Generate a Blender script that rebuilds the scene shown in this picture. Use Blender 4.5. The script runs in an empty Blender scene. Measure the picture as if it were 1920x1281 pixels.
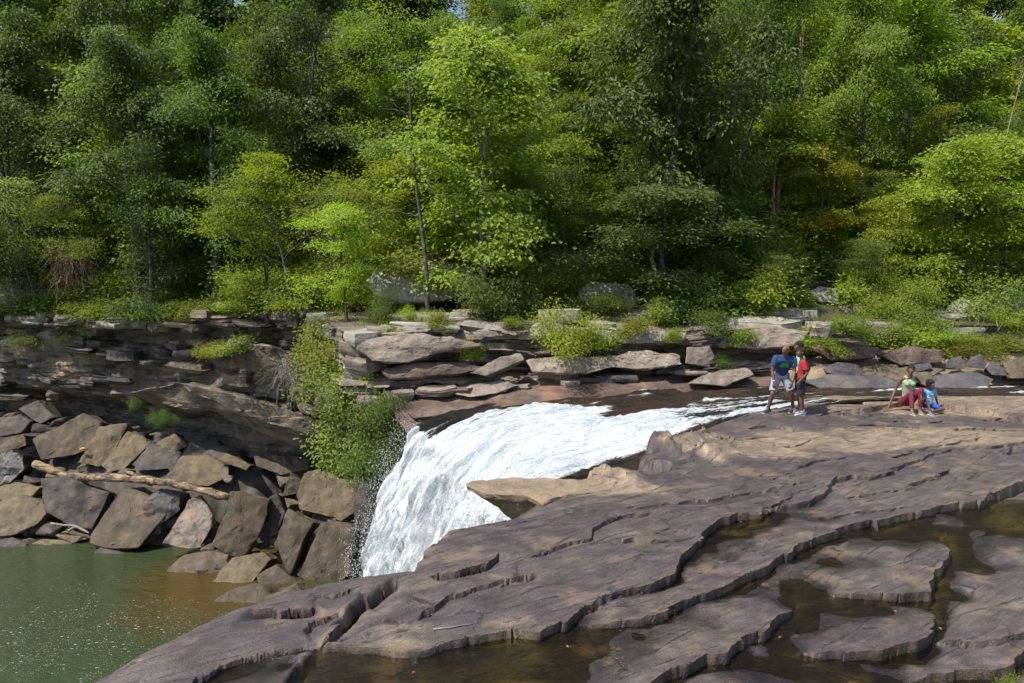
import bpy, bmesh, math, random, time
import numpy as np
from mathutils import Vector, Matrix, Quaternion

# ------------------------------------------------------------------ camera, sky, sun, exposure
sc = bpy.context.scene
COL = sc.collection
FPX, W0, H0 = 1493.0, 1920.0, 1281.0
CAMZ = 4.0
PITCH = math.radians(6.5)
cam_d = bpy.data.cameras.new('camera')
cam_d.sensor_width = 36.0
cam_d.lens = 36.0 * FPX / W0
cam_d.clip_start = 0.1
cam_d.clip_end = 2000.0
cam = bpy.data.objects.new('camera', cam_d)
COL.objects.link(cam)
cam.location = (0, 0, CAMZ)
cam.rotation_euler = (math.radians(90) - PITCH, 0, 0)
sc.camera = cam

SUN_EL = math.radians(57.0)
SUN_H = Vector((-0.88, -0.48, 0)).normalized()          # horizontal direction towards the sun
SUN_DIR = Vector((SUN_H.x * math.cos(SUN_EL), SUN_H.y * math.cos(SUN_EL), math.sin(SUN_EL)))
world = bpy.data.worlds.new('World')
sc.world = world
world.use_nodes = True
wn = world.node_tree
bg = wn.nodes['Background']
sky = wn.nodes.new('ShaderNodeTexSky')
sky.sky_type = 'NISHITA'
sky.sun_disc = False
sky.sun_elevation = SUN_EL
sky.sun_rotation = math.atan2(SUN_DIR.x, SUN_DIR.y)
sky.altitude = 200
sky.air_density = 1.0
sky.dust_density = 1.5
wn.links.new(sky.outputs[0], bg.inputs[0])
bg.inputs[1].default_value = 0.15
sun_d = bpy.data.lights.new('sun', 'SUN')
sun_d.energy = 5.0
sun_d.angle = math.radians(0.55)
sun_d.color = (1.0, 0.955, 0.87)
sun = bpy.data.objects.new('sun', sun_d)
COL.objects.link(sun)
sun.location = (-20, -15, 40)
sun.rotation_euler = SUN_DIR.to_track_quat('Z', 'Y').to_euler()
sc.view_settings.view_transform = 'Standard'
sc.view_settings.look = 'None'
sc.view_settings.gamma = 1.0
sc.view_settings.use_curve_mapping = False
sc.view_settings.exposure = 0.4
sc.render.engine = 'CYCLES'
sc.cycles.use_denoising = True
sc.cycles.use_adaptive_sampling = True
sc.cycles.adaptive_threshold = 0.03
sc.cycles.max_bounces = 5
sc.cycles.diffuse_bounces = 3
sc.cycles.glossy_bounces = 2
sc.cycles.transmission_bounces = 3
sc.cycles.transparent_max_bounces = 8
sc.cycles.caustics_reflective = False
sc.cycles.caustics_refractive = False
sc.cycles.sample_clamp_indirect = 6.0

# ------------------------------------------------------------------ numeric helpers
_cp, _sp = math.cos(PITCH), math.sin(PITCH)
def ray(px, py):
    dx = (px - W0 / 2) / FPX
    dy = -(py - H0 / 2) / FPX
    return np.array((dx, _cp + dy * _sp, -_sp + dy * _cp))
def Pz(px, py, z):                      # where a sight line of the photograph meets level z
    r = ray(px, py); t = (z - CAMZ) / r[2]
    return np.array((r[0] * t, r[1] * t, z))
def Py(px, py, Y):                      # ... or distance Y
    r = ray(px, py); t = Y / r[1]
    return np.array((r[0] * t, Y, CAMZ + r[2] * t))
def proj(p):
    x, y, z = p[0], p[1], p[2] - CAMZ
    fwd = y * _cp - z * _sp; up = y * _sp + z * _cp
    return (W0 / 2 + FPX * x / fwd, H0 / 2 - FPX * up / fwd)

_rs = np.random.RandomState(7)
_perm = np.concatenate([_rs.permutation(256)] * 3).astype(np.int32)
_grad = _rs.normal(size=(256, 3)); _grad /= np.linalg.norm(_grad, axis=1)[:, None]
def perlin(p):
    p = np.asarray(p, float)
    i = np.floor(p).astype(np.int64); f = p - i
    i &= 255
    u = f * f * f * (f * (f * 6 - 15) + 10)
    out = 0
    for dx in (0, 1):
        wx = u[:, 0] if dx else 1 - u[:, 0]
        for dy in (0, 1):
            wy = u[:, 1] if dy else 1 - u[:, 1]
            for dz in (0, 1):
                wz = u[:, 2] if dz else 1 - u[:, 2]
                h = _perm[_perm[_perm[(i[:, 0] + dx) & 255] + ((i[:, 1] + dy) & 255)] + ((i[:, 2] + dz) & 255)]
                g = _grad[h]
                out = out + wx * wy * wz * (g[:, 0] * (f[:, 0] - dx) + g[:, 1] * (f[:, 1] - dy) + g[:, 2] * (f[:, 2] - dz))
    return out * 1.5
def fbm(p, octaves=4, gain=0.5, lac=2.03):
    p = np.asarray(p, float); a, s = 1.0, 0
    for k in range(octaves):
        s = s + a * perlin(p + 17.3 * k); p = p * lac; a *= gain
    return s
def smooth(a, b, x):
    t = np.clip((x - a) / (b - a), 0, 1)
    return t * t * (3 - 2 * t)
def xyz(x, y, z=0.0):
    x = np.asarray(x, float)
    return np.stack([x, np.asarray(y, float) + 0 * x, np.asarray(z, float) + 0 * x], -1)
def poly_dist(q, pts, vec=None):
    """distance, signed side (+ = to the right of the line's run) and run 0..1 of points q (N,2) to an open line"""
    pts = np.asarray(pts, float)[:, :2]
    seg = pts[1:] - pts[:-1]; L = np.linalg.norm(seg, axis=1); cum = np.concatenate([[0], np.cumsum(L)])
    bd = np.full(len(q), 1e9); bs = np.zeros(len(q)); br = np.zeros(len(q))
    for k in range(len(seg)):
        d = q - pts[k]
        t = (d @ seg[k]) / max(L[k] ** 2, 1e-9)
        tc = np.clip(t, 0, 1)
        e = d - tc[:, None] * seg[k]
        dist = np.hypot(e[:, 0], e[:, 1])
        cr = seg[k][1] * d[:, 0] - seg[k][0] * d[:, 1]
        m = dist < bd - 1e-9
        bd[m] = dist[m]; bs[m] = np.sign(cr[m]); br[m] = (cum[k] + tc[m] * L[k]) / cum[-1]
        if vec is not None: vec[m] = e[m]
    return bd, bs, br
def catmull(pts, n):
    pts = np.asarray(pts, float)
    d = np.linalg.norm(np.diff(pts, axis=0), axis=1); cum = np.concatenate([[0], np.cumsum(d)])
    p = np.vstack([2 * pts[0] - pts[1], pts, 2 * pts[-1] - pts[-2]])
    ts = np.linspace(0, cum[-1], n); out = []
    for t in ts:
        k = min(np.searchsorted(cum, t, side='right') - 1, len(pts) - 2)
        u = (t - cum[k]) / max(d[k], 1e-9)
        a, b, c, e = p[k], p[k + 1], p[k + 2], p[k + 3]
        out.append(0.5 * (2 * b + (c - a) * u + (2 * a - 5 * b + 4 * c - e) * u * u + (3 * b - a - 3 * c + e) * u ** 3))
    return np.array(out)

# ------------------------------------------------------------------ object helpers
def mesh_from(name, verts, faces, smooth_shade=True, sharp=None):
    me = bpy.data.meshes.new(name)
    if isinstance(faces, np.ndarray):
        n, k = faces.shape
        me.vertices.add(len(verts)); me.vertices.foreach_set('co', np.asarray(verts, np.float32).ravel())
        me.loops.add(n * k); me.loops.foreach_set('vertex_index', faces.astype(np.int32).ravel())
        me.polygons.add(n)
        me.polygons.foreach_set('loop_start', np.arange(0, n * k, k, dtype=np.int32))
        me.polygons.foreach_set('loop_total', np.full(n, k, np.int32))
        me.update(calc_edges=True); me.validate()
    else:
        me.from_pydata([tuple(v) for v in verts], [], faces); me.update()
    me.polygons.foreach_set('use_smooth', np.full(len(me.polygons), bool(smooth_shade)))
    if sharp:
        me.set_sharp_from_angle(angle=math.radians(sharp))
    return me
def link(name, me, mat=None, parent=None, loc=None):
    o = bpy.data.objects.new(name, me)
    COL.objects.link(o)
    if mat is not None and me is not None and not me.materials:
        me.materials.append(mat)
    if parent is not None:
        o.parent = parent
    if loc is not None:
        o.location = loc
    return o
def tag(o, label=None, cat=None, group=None, kind=None):
    if label: o['label'] = label
    if cat: o['category'] = cat
    if group: o['group'] = group
    if kind: o['kind'] = kind
    return o
def empty(name, loc=(0, 0, 0), rz=0.0, scale=1.0):
    o = bpy.data.objects.new(name, None)
    COL.objects.link(o)
    o.empty_display_size = 0.3
    o.location = loc; o.rotation_euler = (0, 0, rz); o.scale = (scale,) * 3 if not hasattr(scale, '__len__') else scale
    return o
def add_float(me, name, vals):
    a = me.attributes.new(name, 'FLOAT', 'POINT'); a.data.foreach_set('value', np.asarray(vals, np.float32))
def add_color(me, name, rgb):
    a = me.attributes.new(name, 'FLOAT_COLOR', 'POINT')
    c = np.ones((len(rgb), 4), np.float32); c[:, :3] = rgb
    a.data.foreach_set('color', c.ravel())
def grid_faces(nu, nv):
    i = np.arange(nu * nv).reshape(nv, nu)
    return np.stack([i[:-1, :-1], i[:-1, 1:], i[1:, 1:], i[1:, :-1]], -1).reshape(-1, 4)
def keep_faces(verts, faces, mask):
    f = faces[mask]; used = np.unique(f); m = np.full(len(verts), -1); m[used] = np.arange(len(used))
    return verts[used], m[f], used
def tube(path, radii, sides=6, cap=True):
    path = np.asarray(path, float); n = len(path); V = []; F = []
    tan = np.gradient(path, axis=0); tan /= np.linalg.norm(tan, axis=1)[:, None] + 1e-9
    ref = np.array((0, 0, 1.0)) if abs(tan[0][2]) < 0.8 else np.array((1.0, 0, 0))
    a = np.cross(tan[0], ref); a /= np.linalg.norm(a)
    for k in range(n):
        a = a - tan[k] * (a @ tan[k]); a /= np.linalg.norm(a) + 1e-9
        b = np.cross(tan[k], a)
        for s in range(sides):
            th = 2 * math.pi * s / sides
            V.append(path[k] + radii[k] * (math.cos(th) * a + math.sin(th) * b))
    for k in range(n - 1):
        for s in range(sides):
            F.append((k * sides + s, k * sides + (s + 1) % sides, (k + 1) * sides + (s + 1) % sides, (k + 1) * sides + s))
    if cap:
        F.append(tuple(range(sides))[::-1]); F.append(tuple((n - 1) * sides + s for s in range(sides)))
    return V, F
def merge(parts):
    V, F = [], []
    for v, f in parts:
        o = len(V); V.extend([tuple(q) for q in v]); F.extend([tuple(i + o for i in q) for q in f])
    return V, F

# ------------------------------------------------------------------ material helpers
class NT:
    def __init__(s, name):
        s.m = bpy.data.materials.new(name); s.m.use_nodes = True; s.t = s.m.node_tree
        s.b = s.t.nodes['Principled BSDF']; s.out = s.t.nodes['Material Output']
        s._pos = None
    def n(s, typ, **kw):
        o = s.t.nodes.new(typ)
        for k, v in kw.items(): setattr(o, k, v)
        return o
    def l(s, a, b): s.t.links.new(a, b)
    def put(s, sock, v):
        if hasattr(v, 'is_output') or isinstance(v, bpy.types.NodeSocket): s.l(v, sock)
        elif isinstance(v, (tuple, list)) and len(v) == 3 and sock.type == 'RGBA': sock.default_value = (*v, 1)
        else: sock.default_value = v
    def pos(s):
        if s._pos is None: s._pos = s.n('ShaderNodeNewGeometry').outputs['Position']
        return s._pos
    def mapping(s, vec, scale=(1, 1, 1), rot=(0, 0, 0), loc=(0, 0, 0)):
        m = s.n('ShaderNodeMapping'); s.l(vec, m.inputs[0])
        m.inputs['Location'].default_value = loc; m.inputs['Rotation'].default_value = rot; m.inputs['Scale'].default_value = scale
        return m.outputs[0]
    def noise(s, vec, scale, detail=4, rough=0.55, dist=0.0):
        o = s.n('ShaderNodeTexNoise'); s.l(vec, o.inputs['Vector'])
        o.inputs['Scale'].default_value = scale; o.inputs['Detail'].default_value = detail
        o.inputs['Roughness'].default_value = rough; o.inputs['Distortion'].default_value = dist
        return o.outputs['Fac']
    def voronoi(s, vec, scale, feature='F1', rnd=1.0):
        o = s.n('ShaderNodeTexVoronoi', feature=feature); s.l(vec, o.inputs['Vector']); o.inputs['Scale'].default_value = scale
        return o.outputs[0]
    def ramp(s, fac, stops, interp='LINEAR'):
        o = s.n('ShaderNodeValToRGB'); s.l(fac, o.inputs[0]); cr = o.color_ramp; cr.interpolation = interp
        while len(cr.elements) < len(stops): cr.elements.new(0.5)
        for e, (p, c) in zip(cr.elements, stops):
            e.position = p; e.color = (c, c, c, 1) if not hasattr(c, '__len__') else (*c, 1)
        return o.outputs[0]
    def mix(s, fac, a, b, blend='MIX'):
        o = s.n('ShaderNodeMix', data_type='RGBA', blend_type=blend)
        s.put(o.inputs[0], fac); s.put(o.inputs[6], a); s.put(o.inputs[7], b)
        return o.outputs[2]
    def math(s, op, a, b=0.0, c=0.0):
        o = s.n('ShaderNodeMath', operation=op)
        s.put(o.inputs[0], a); s.put(o.inputs[1], b); s.put(o.inputs[2], c)
        return o.outputs[0]
    def attr(s, name, out='Fac'):
        return s.n('ShaderNodeAttribute', attribute_name=name).outputs[out]
    def bump(s, h, strength=0.5, dist=0.05, normal=None):
        o = s.n('ShaderNodeBump'); s.l(h, o.inputs['Height']); o.inputs['Strength'].default_value = strength; o.inputs['Distance'].default_value = dist
        if normal is not None: s.l(normal, o.inputs['Normal'])
        return o.outputs[0]
# ------------------------------------------------------------------ rock materials
def rock_material(name, stops, rough=0.8, lichen=0.25, strata=0.5, stain=0.35, bump=0.6, fine=9.0, col_attr=None, lichen_col=(0.36, 0.37, 0.31), stain_col=(0.035, 0.03, 0.028), rust=0.2, moss=0.0):
    t = NT(name); p = t.pos()
    n1 = t.noise(p, 0.55, 3, 0.6)
    n2 = t.noise(p, 3.1, 4, 0.65)
    st = t.noise(t.mapping(p, (0.35, 0.35, 7.0)), 1.0, 3, 0.6)
    base = t.ramp(t.math('ADD', t.math('MULTIPLY', n1, 0.55), t.math('MULTIPLY', n2, 0.45)), stops)
    if col_attr:
        base = t.mix(0.42, t.attr(col_attr, 'Color'), t.mix(1.0, base, t.attr(col_attr, 'Color'), 'OVERLAY'))
    sl = t.ramp(st, [(0.35, 0.55), (0.5, 1.0), (0.62, 1.15)])
    base = t.mix(strata, base, t.mix(1.0, base, sl, 'MULTIPLY'))
    sm = t.ramp(t.noise(t.mapping(p, (1.3, 1.3, 0.28)), 0.9, 3, 0.6), [(0.52, 0.0), (0.66, 1.0)])
    base = t.mix(t.math('MULTIPLY', sm, stain), base, stain_col)
    rm = t.ramp(t.noise(p, 1.1, 4, 0.6), [(0.55, 0.0), (0.72, 1.0)])
    base = t.mix(t.math('MULTIPLY', rm, rust), base, (0.30, 0.14, 0.06))
    lm = t.ramp(t.noise(p, 2.3, 5, 0.72), [(0.55, 0.0), (0.63, 1.0)])
    base = t.mix(t.math('MULTIPLY', lm, lichen), base, lichen_col)
    if moss:
        mm = t.ramp(t.noise(p, 1.7, 6, 0.7), [(0.52, 0.0), (0.62, 1.0)])
        base = t.mix(t.math('MULTIPLY', mm, moss), base, (0.11, 0.12, 0.03))
    sp = t.noise(p, 38, 2, 0.7)
    base = t.mix(0.35, base, t.mix(1.0, base, t.ramp(sp, [(0.3, 0.45), (0.6, 1.25)]), 'MULTIPLY'))
    t.put(t.b.inputs['Base Color'], base)
    t.b.inputs['Roughness'].default_value = rough
    t.b.inputs['Specular IOR Level'].default_value = 0.3
    h = t.math('ADD', t.math('MULTIPLY', n2, 0.6), t.math('ADD', t.math('MULTIPLY', t.noise(p, fine, 4, 0.72), 0.5), t.math('MULTIPLY', st, 0.5 * strata)))
    t.l(t.bump(h, bump, 0.12), t.b.inputs['Normal'])
    return t.m

# ------------------------------------------------------------------ the big rock shelf in front
def LZ(pts, z=0.0): return np.array([Pz(x, y, z)[:2] for x, y in pts])
# (line in the photograph, drop, recovery length, level at which it was read, sharpness)
# main broken edges: (px, py, level above the step, level below it)
MAIN = [
 ('A', [(2100,800,.02,-.05),(1960,822,.02,-.06),(1894,831,.02,-.07),(1837,837,.02,-.08),(1785,840,.01,-.08),(1744,853,.01,-.08),(1725,863,.01,-.08),(1699,870,.01,-.08),(1669,882,.01,-.09),(1631,893,.01,-.10),(1594,891,.01,-.12),(1566,898,.01,-.14),(1549,917,.01,-.15),(1522,932,.01,-.15),(1500,943,.01,-.16),(1440,949,.0,-.20),(1429,960,0,-.23),(1387,964,0,-.24),(1350,977,0,-.24),(1316,1005,0,-.24),(1275,1041,0,-.23),(1267,1075,0,-.20),(1215,1098,0,-.17),(1162,1112,0,-.165),(1125,1123,0,-.17),(1091,1140,-.01,-.19),(1065,1165,-.03,-.23),(1012,1188,-.05,-.25),(952,1180,-.05,-.25),(874,1192,-.07,-.25),(810,1213,-.09,-.24),(760,1221,-.10,-.24),(680,1210,-.10,-.25),(600,1200,-.1,-.27)]),
 ('B', [(2100,855,.0,-.28),(1990,880,.0,-.30),(1920,902,0,-.32),(1890,917,0,-.32),(1853,930,0,-.32),(1849,940,0,-.28),(1800,942,0,-.20),(1755,951,0,-.20),(1721,958,0,-.21),(1684,962,0,-.22),(1646,973,0,-.22),(1586,985,0,-.23),(1530,1003,0,-.24),(1492,1017,0,-.24),(1481,1030,0,-.24),(1444,1060,0,-.23),(1402,1077,0,-.23),(1369,1093,0,-.23),(1327,1112,-.01,-.22),(1275,1131,-.02,-.22),(1245,1148,-.03,-.22),(1200,1159,-.05,-.22),(1150,1168,-.08,-.22),(1100,1175,-.18,-.22)]),
 ('C', [(1752,1005,-.24,-.27),(1770,1022,-.06,-.27),(1783,1039,.0,-.28),(1764,1065,.0,-.28),(1747,1090,.0,-.28),(1744,1108,.0,-.26),(1700,1112,-.01,-.24),(1650,1110,-.03,-.23),(1579,1112,-.07,-.22),(1545,1120,-.2,-.22)]),
 ('D', [(1500,1140,-.22,-.24),(1477,1153,-.04,-.24),(1459,1170,-.01,-.24),(1444,1187,-.01,-.24),(1414,1193,-.01,-.24),(1384,1202,-.01,-.24),(1361,1222,-.01,-.25),(1339,1228,-.02,-.25),(1320,1225,-.02,-.25),(1275,1247,-.03,-.25),(1237,1277,-.04,-.25),(1180,1320,-.06,-.25)]),
 ('E', [(1746,1140,-.22,-.25),(1757,1170,.0,-.30),(1742,1195,.0,-.34),(1691,1206,.0,-.34),(1650,1217,-.01,-.30),(1612,1219,-.03,-.26),(1556,1228,-.06,-.24),(1480,1230,-.22,-.24)]),
 ('F', [(2060,1150,.02,-.08),(1990,1165,.02,-.10),(1920,1183,.02,-.10),(1894,1189,.01,-.11),(1837,1198,.0,-.13),(1785,1202,-.03,-.15),(1752,1204,-.15,-.18)]),
 ('F2', [(2060,1180,0,-.2),(1990,1200,0,-.22),(1925,1218,-.0,-.24),(1890,1255,-.02,-.25),(1837,1259,-.02,-.25),(1744,1262,-.05,-.26),(1700,1290,-.2,-.26)]),
 ('O', [(752,1078,-.08,-.10),(735,1092,-.06,-.16),(703,1108,-.05,-.24),(667,1131,-.06,-.28),(637,1163,-.07,-.30),(615,1189,-.09,-.30),(592,1214,-.22,-.31),(566,1251,-.25,-.38),(545,1300,-.27,-.4)]),
 ('Q', [(592,1214,-.30,-.33),(560,1213,-.29,-.37),(525,1213,-.29,-.38),(469,1225,-.29,-.39),(412,1243,-.29,-.4),(330,1300,-.3,-.42)]),
]
CTRL = [(1900,1110,.03),(1885,1145,.03),(1850,1165,.0),(1812,1180,-.08),(1950,1080,.05),(1890,985,-.34),(1835,1075,-.28),(1795,1125,-.24),(1915,940,-.34),(1872,1060,-.15),(1905,1040,-.12),
 (1642,1060,-.14),(1612,1088,-.14),(1690,1075,-.02),(1720,1048,-.03),(1700,1095,.0),(1655,1092,-.05),(1740,1060,0),(1560,1060,-.24),(1490,1105,-.23),(1590,1150,-.23),(1510,1180,-.23),(1420,1250,-.25),(1560,1265,-.27),(1655,1150,-.22),(1700,1010,-.20),(1640,1005,-.21),(1700,1040,-.13),
 (1440,1164,-.12),(1400,1178,-.10),(1350,1200,-.06),(1310,1210,-.06),(1400,1192,-.03),(1290,1198,-.135),(1270,1225,-.05),(1600,1190,-.13),(1650,1176,-.12),(1700,1164,-.11),(1720,1180,-.02),(1650,1200,-.03),(1580,1215,-.08),(1340,1178,-.18),(1250,1230,-.1),(1215,1225,-.2),
 (1310,1068,-.15),(1355,1046,-.155),(1400,1024,-.155),(1450,999,-.155),(1490,975,-.14),(1330,1035,-.21),(1380,1000,-.22),(1430,980,-.21),(1465,965,-.19),(1420,1040,-.02),(1340,1085,-.01),(1500,995,-.01),(1600,955,0),(1700,930,0),(1800,900,0),(1230,1120,-.06),(1170,1140,-.05),(1290,1105,-.02),(1380,1060,-.02),(1460,1010,-.02),
 (1200,1040,.02),(1000,1100,.02),(900,1000,0),(900,1120,0),(760,1120,-.02),(720,1170,-.05),(1300,960,0),(1500,850,0),(1800,800,0),(1600,760,.05),(850,1090,0),(1100,950,0),(1450,790,0),(1000,1150,-.01),(850,1160,-.03),
 (500,1120,-.26),(420,1180,-.28),(320,1230,-.30),(560,1140,-.28),(380,1215,-.29),(250,1265,-.3),(450,1255,-.40),(540,1255,-.38),(700,1250,-.27),(900,1250,-.26),(1100,1225,-.26),(620,1150,-.29),(1200,1200,-.22),(1000,1230,-.27),(650,1235,-.27),(800,1245,-.27),(950,1270,-.26),
 (1800,1230,-.03),(1720,1240,-.2),(1950,1260,.0),(1850,1285,-.2),(1600,1290,-.28),(1200,1300,-.1),(800,1300,-.28),(1080,1270,-.2),(1000,1290,-.24)]
WCTRL = [(1400,1000,-.15),(1700,1000,-.15),(1880,1000,-.15),(1600,1150,-.15),(1450,1120,-.15),(1700,1240,-.165),(1560,1260,-.16),(1350,1200,-.155),(1250,1250,-.165),(1180,1190,-.16),(1100,1200,-.165),(1050,1215,-.17),(950,1220,-.17),(800,1250,-.175),(680,1240,-.18),(560,1250,-.345),(470,1255,-.35),(400,1275,-.36),(1000,1290,-.17),(1250,1300,-.17),(1700,1300,-.17),(1150,1125,-.15),(700,1220,-.175),(640,1215,-.185),
 (420,1180,-.5),(500,1120,-.5),(300,1240,-.5),(560,1150,-.5),(520,1190,-.48),(380,1225,-.45),(650,1130,-.5),(600,1170,-.45),(250,1270,-.5)]
ZS = 0.64
MAIN = [(n, [(a, b, t * ZS, f * ZS) for a, b, t, f in p]) for n, p in MAIN]
CTRL = [(a, b, z * ZS) for a, b, z in CTRL]
WCTRL = [(a, b, (z - (0.014 if a > 1120 else 0.0)) * ZS) for a, b, z in WCTRL]
LEDGES = [
 ('V', [(1475,876,.06,.3),(1500,870),(1537,861),(1575,855),(1600,850)], 0.05, 0.5, 0),
 ('H', [(1240,938),(1301,928),(1346,923),(1380,915),(1430,910),(1470,904),(1507,900),(1560,897)], 0.06, 0.5, 0),
 ('H2', [(1170,948),(1210,941),(1245,936)], 0.04, 0.3, 0),
 ('I', [(1700,905),(1714,900),(1732,893),(1755,889),(1762,878),(1779,870)], 0.10, 0.5, 0),
 ('I2', [(1340,985),(1390,975),(1440,940),(1470,925),(1500,918),(1540,908)], 0.06, 0.5, 0),
 ('K', [(1660,856),(1687,848),(1725,840),(1777,831),(1804,823),(1850,818)], 0.06, 0.45, 0),
 ('K2', [(1500,960),(1560,958),(1620,955),(1680,945),(1740,942)], 0.04, 0.4, 0),
 ('K3', [(1565,925),(1620,922),(1700,915),(1720,905)], 0.05, 0.4, 0),
 ('L', [(980,1042),(1012,1030),(1050,1015),(1080,1007),(1106,1000),(1110,985),(1140,968),(1190,955),(1240,945)], 0.07, 0.35, 0),
 ('M', [(800,1071),(810,1069),(862,1060),(907,1048),(934,1028)], 0.13, 0.40, 0),
 ('N', [(780,1152),(795,1135),(817,1131),(840,1112),(870,1107),(915,1090),(949,1078),(990,1071),(1020,1065)], 0.10, 0.35, 0),
 ('R', [(1130,1006),(1180,999),(1230,1000),(1290,1000),(1312,998)], 0.05, 0.3, 0),
 ('S', [(690,1151),(710,1150),(740,1147),(765,1152)], 0.04, 0.3, 0),
 ('P', [(470,1146),(484,1148),(525,1150),(559,1142),(579,1144),(600,1139)], 0.15, 0.5, -0.2),
 ('P2', [(560,1185),(590,1178),(618,1172),(640,1165)], 0.12, 0.35, -0.2),
 ('P3', [(590,1121),(630,1125),(656,1119),(662,1112)], 0.05, 0.3, -0.18),
 ('U', [(1640,752),(1662,748),(1691,742),(1735,745),(1775,745),(1806,748),(1860,756),(1930,770)], 0.16, 2.6, 0.16),
 ('U2', [(1500,742),(1540,740),(1600,744),(1640,752)], 0.1, 1.2, 0.1),
 ('T1', [(1470,838),(1500,828),(1520,818)], 0.05, 0.25, 0),
 ('T2', [(1400,800),(1440,796),(1475,800),(1500,806)], 0.07, 0.4, 0),
 ('T3', [(1590,792),(1640,790),(1700,795),(1760,800)], 0.06, 0.4, 0),
 ('T4', [(1530,778),(1560,772),(1600,768),(1650,770)], 0.06, 0.3, 0),
 ('T5', [(1780,806),(1830,800),(1890,800),(1950,796)], 0.07, 0.4, 0),
 ('T6', [(1300,842),(1345,835),(1400,818),(1420,815)], 0.06, 0.4, 0),
 ('T7', [(1880,846),(1896,836),(1905,832)], 0.12, 0.4, 0),
 ('T8', [(1660,785),(1700,780),(1740,786),(1770,782)], 0.05, 0.3, 0),
 ('T9', [(1840,778),(1880,772),(1930,778)], 0.06, 0.4, 0),
]
_lr = random.Random(31)
for _k in range(48):      # lesser cracks and thin bed edges, running with the main ones
    _p = Pz(_lr.uniform(800, 1900), _lr.uniform(790, 1120), 0)[:2] if _k < 30 else Pz(_lr.uniform(1150, 1900), _lr.uniform(780, 940), 0)[:2]
    _a = 0.62 + _lr.uniform(-.22, .22); _n = _lr.randint(4, 12); _pts = []
    for _j in range(_n):
        _pts.append((_p[0], _p[1])); _st = _lr.uniform(.2, .55); _b = _a + _lr.uniform(-.3, .3); _p = _p + np.array((math.cos(_b), math.sin(_b))) * _st
    LEDGES.append(('w', _pts, _lr.uniform(.012, .032), _lr.uniform(.12, .4), 0))
# the rim of the shelf, read from pool side round the overhang and along the river (shelf lies to the right of its run)
RIM = [(60,1370,-.32),(175,1276,-.32),(270,1217,-.31),(375,1166,-.3),(440,1132,-.28),(490,1119,-.27),(545,1099,-.25),(650,1083,-.22),(700,1068,-.1),(785,1056,-.05),(795,1015,0),(830,985,0),(890,972,0),(960,958,0),(1010,930,0),(1060,905,0),(1130,880,0),(1190,884,-.05),(1205,850,.1),(1240,818,.1),(1330,790,.05),(1400,771,0),(1432,759,0),(1475,752,0),(1519,738,.05),(1560,727,.15),(1640,724,.2),(1837,722,.2),(1990,722,.2),(2400,722,.2)]
RIM2 = np.array([Pz(x, y, z * (ZS if z < 0 else 1))[:2] for x, y, z in RIM])

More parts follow.
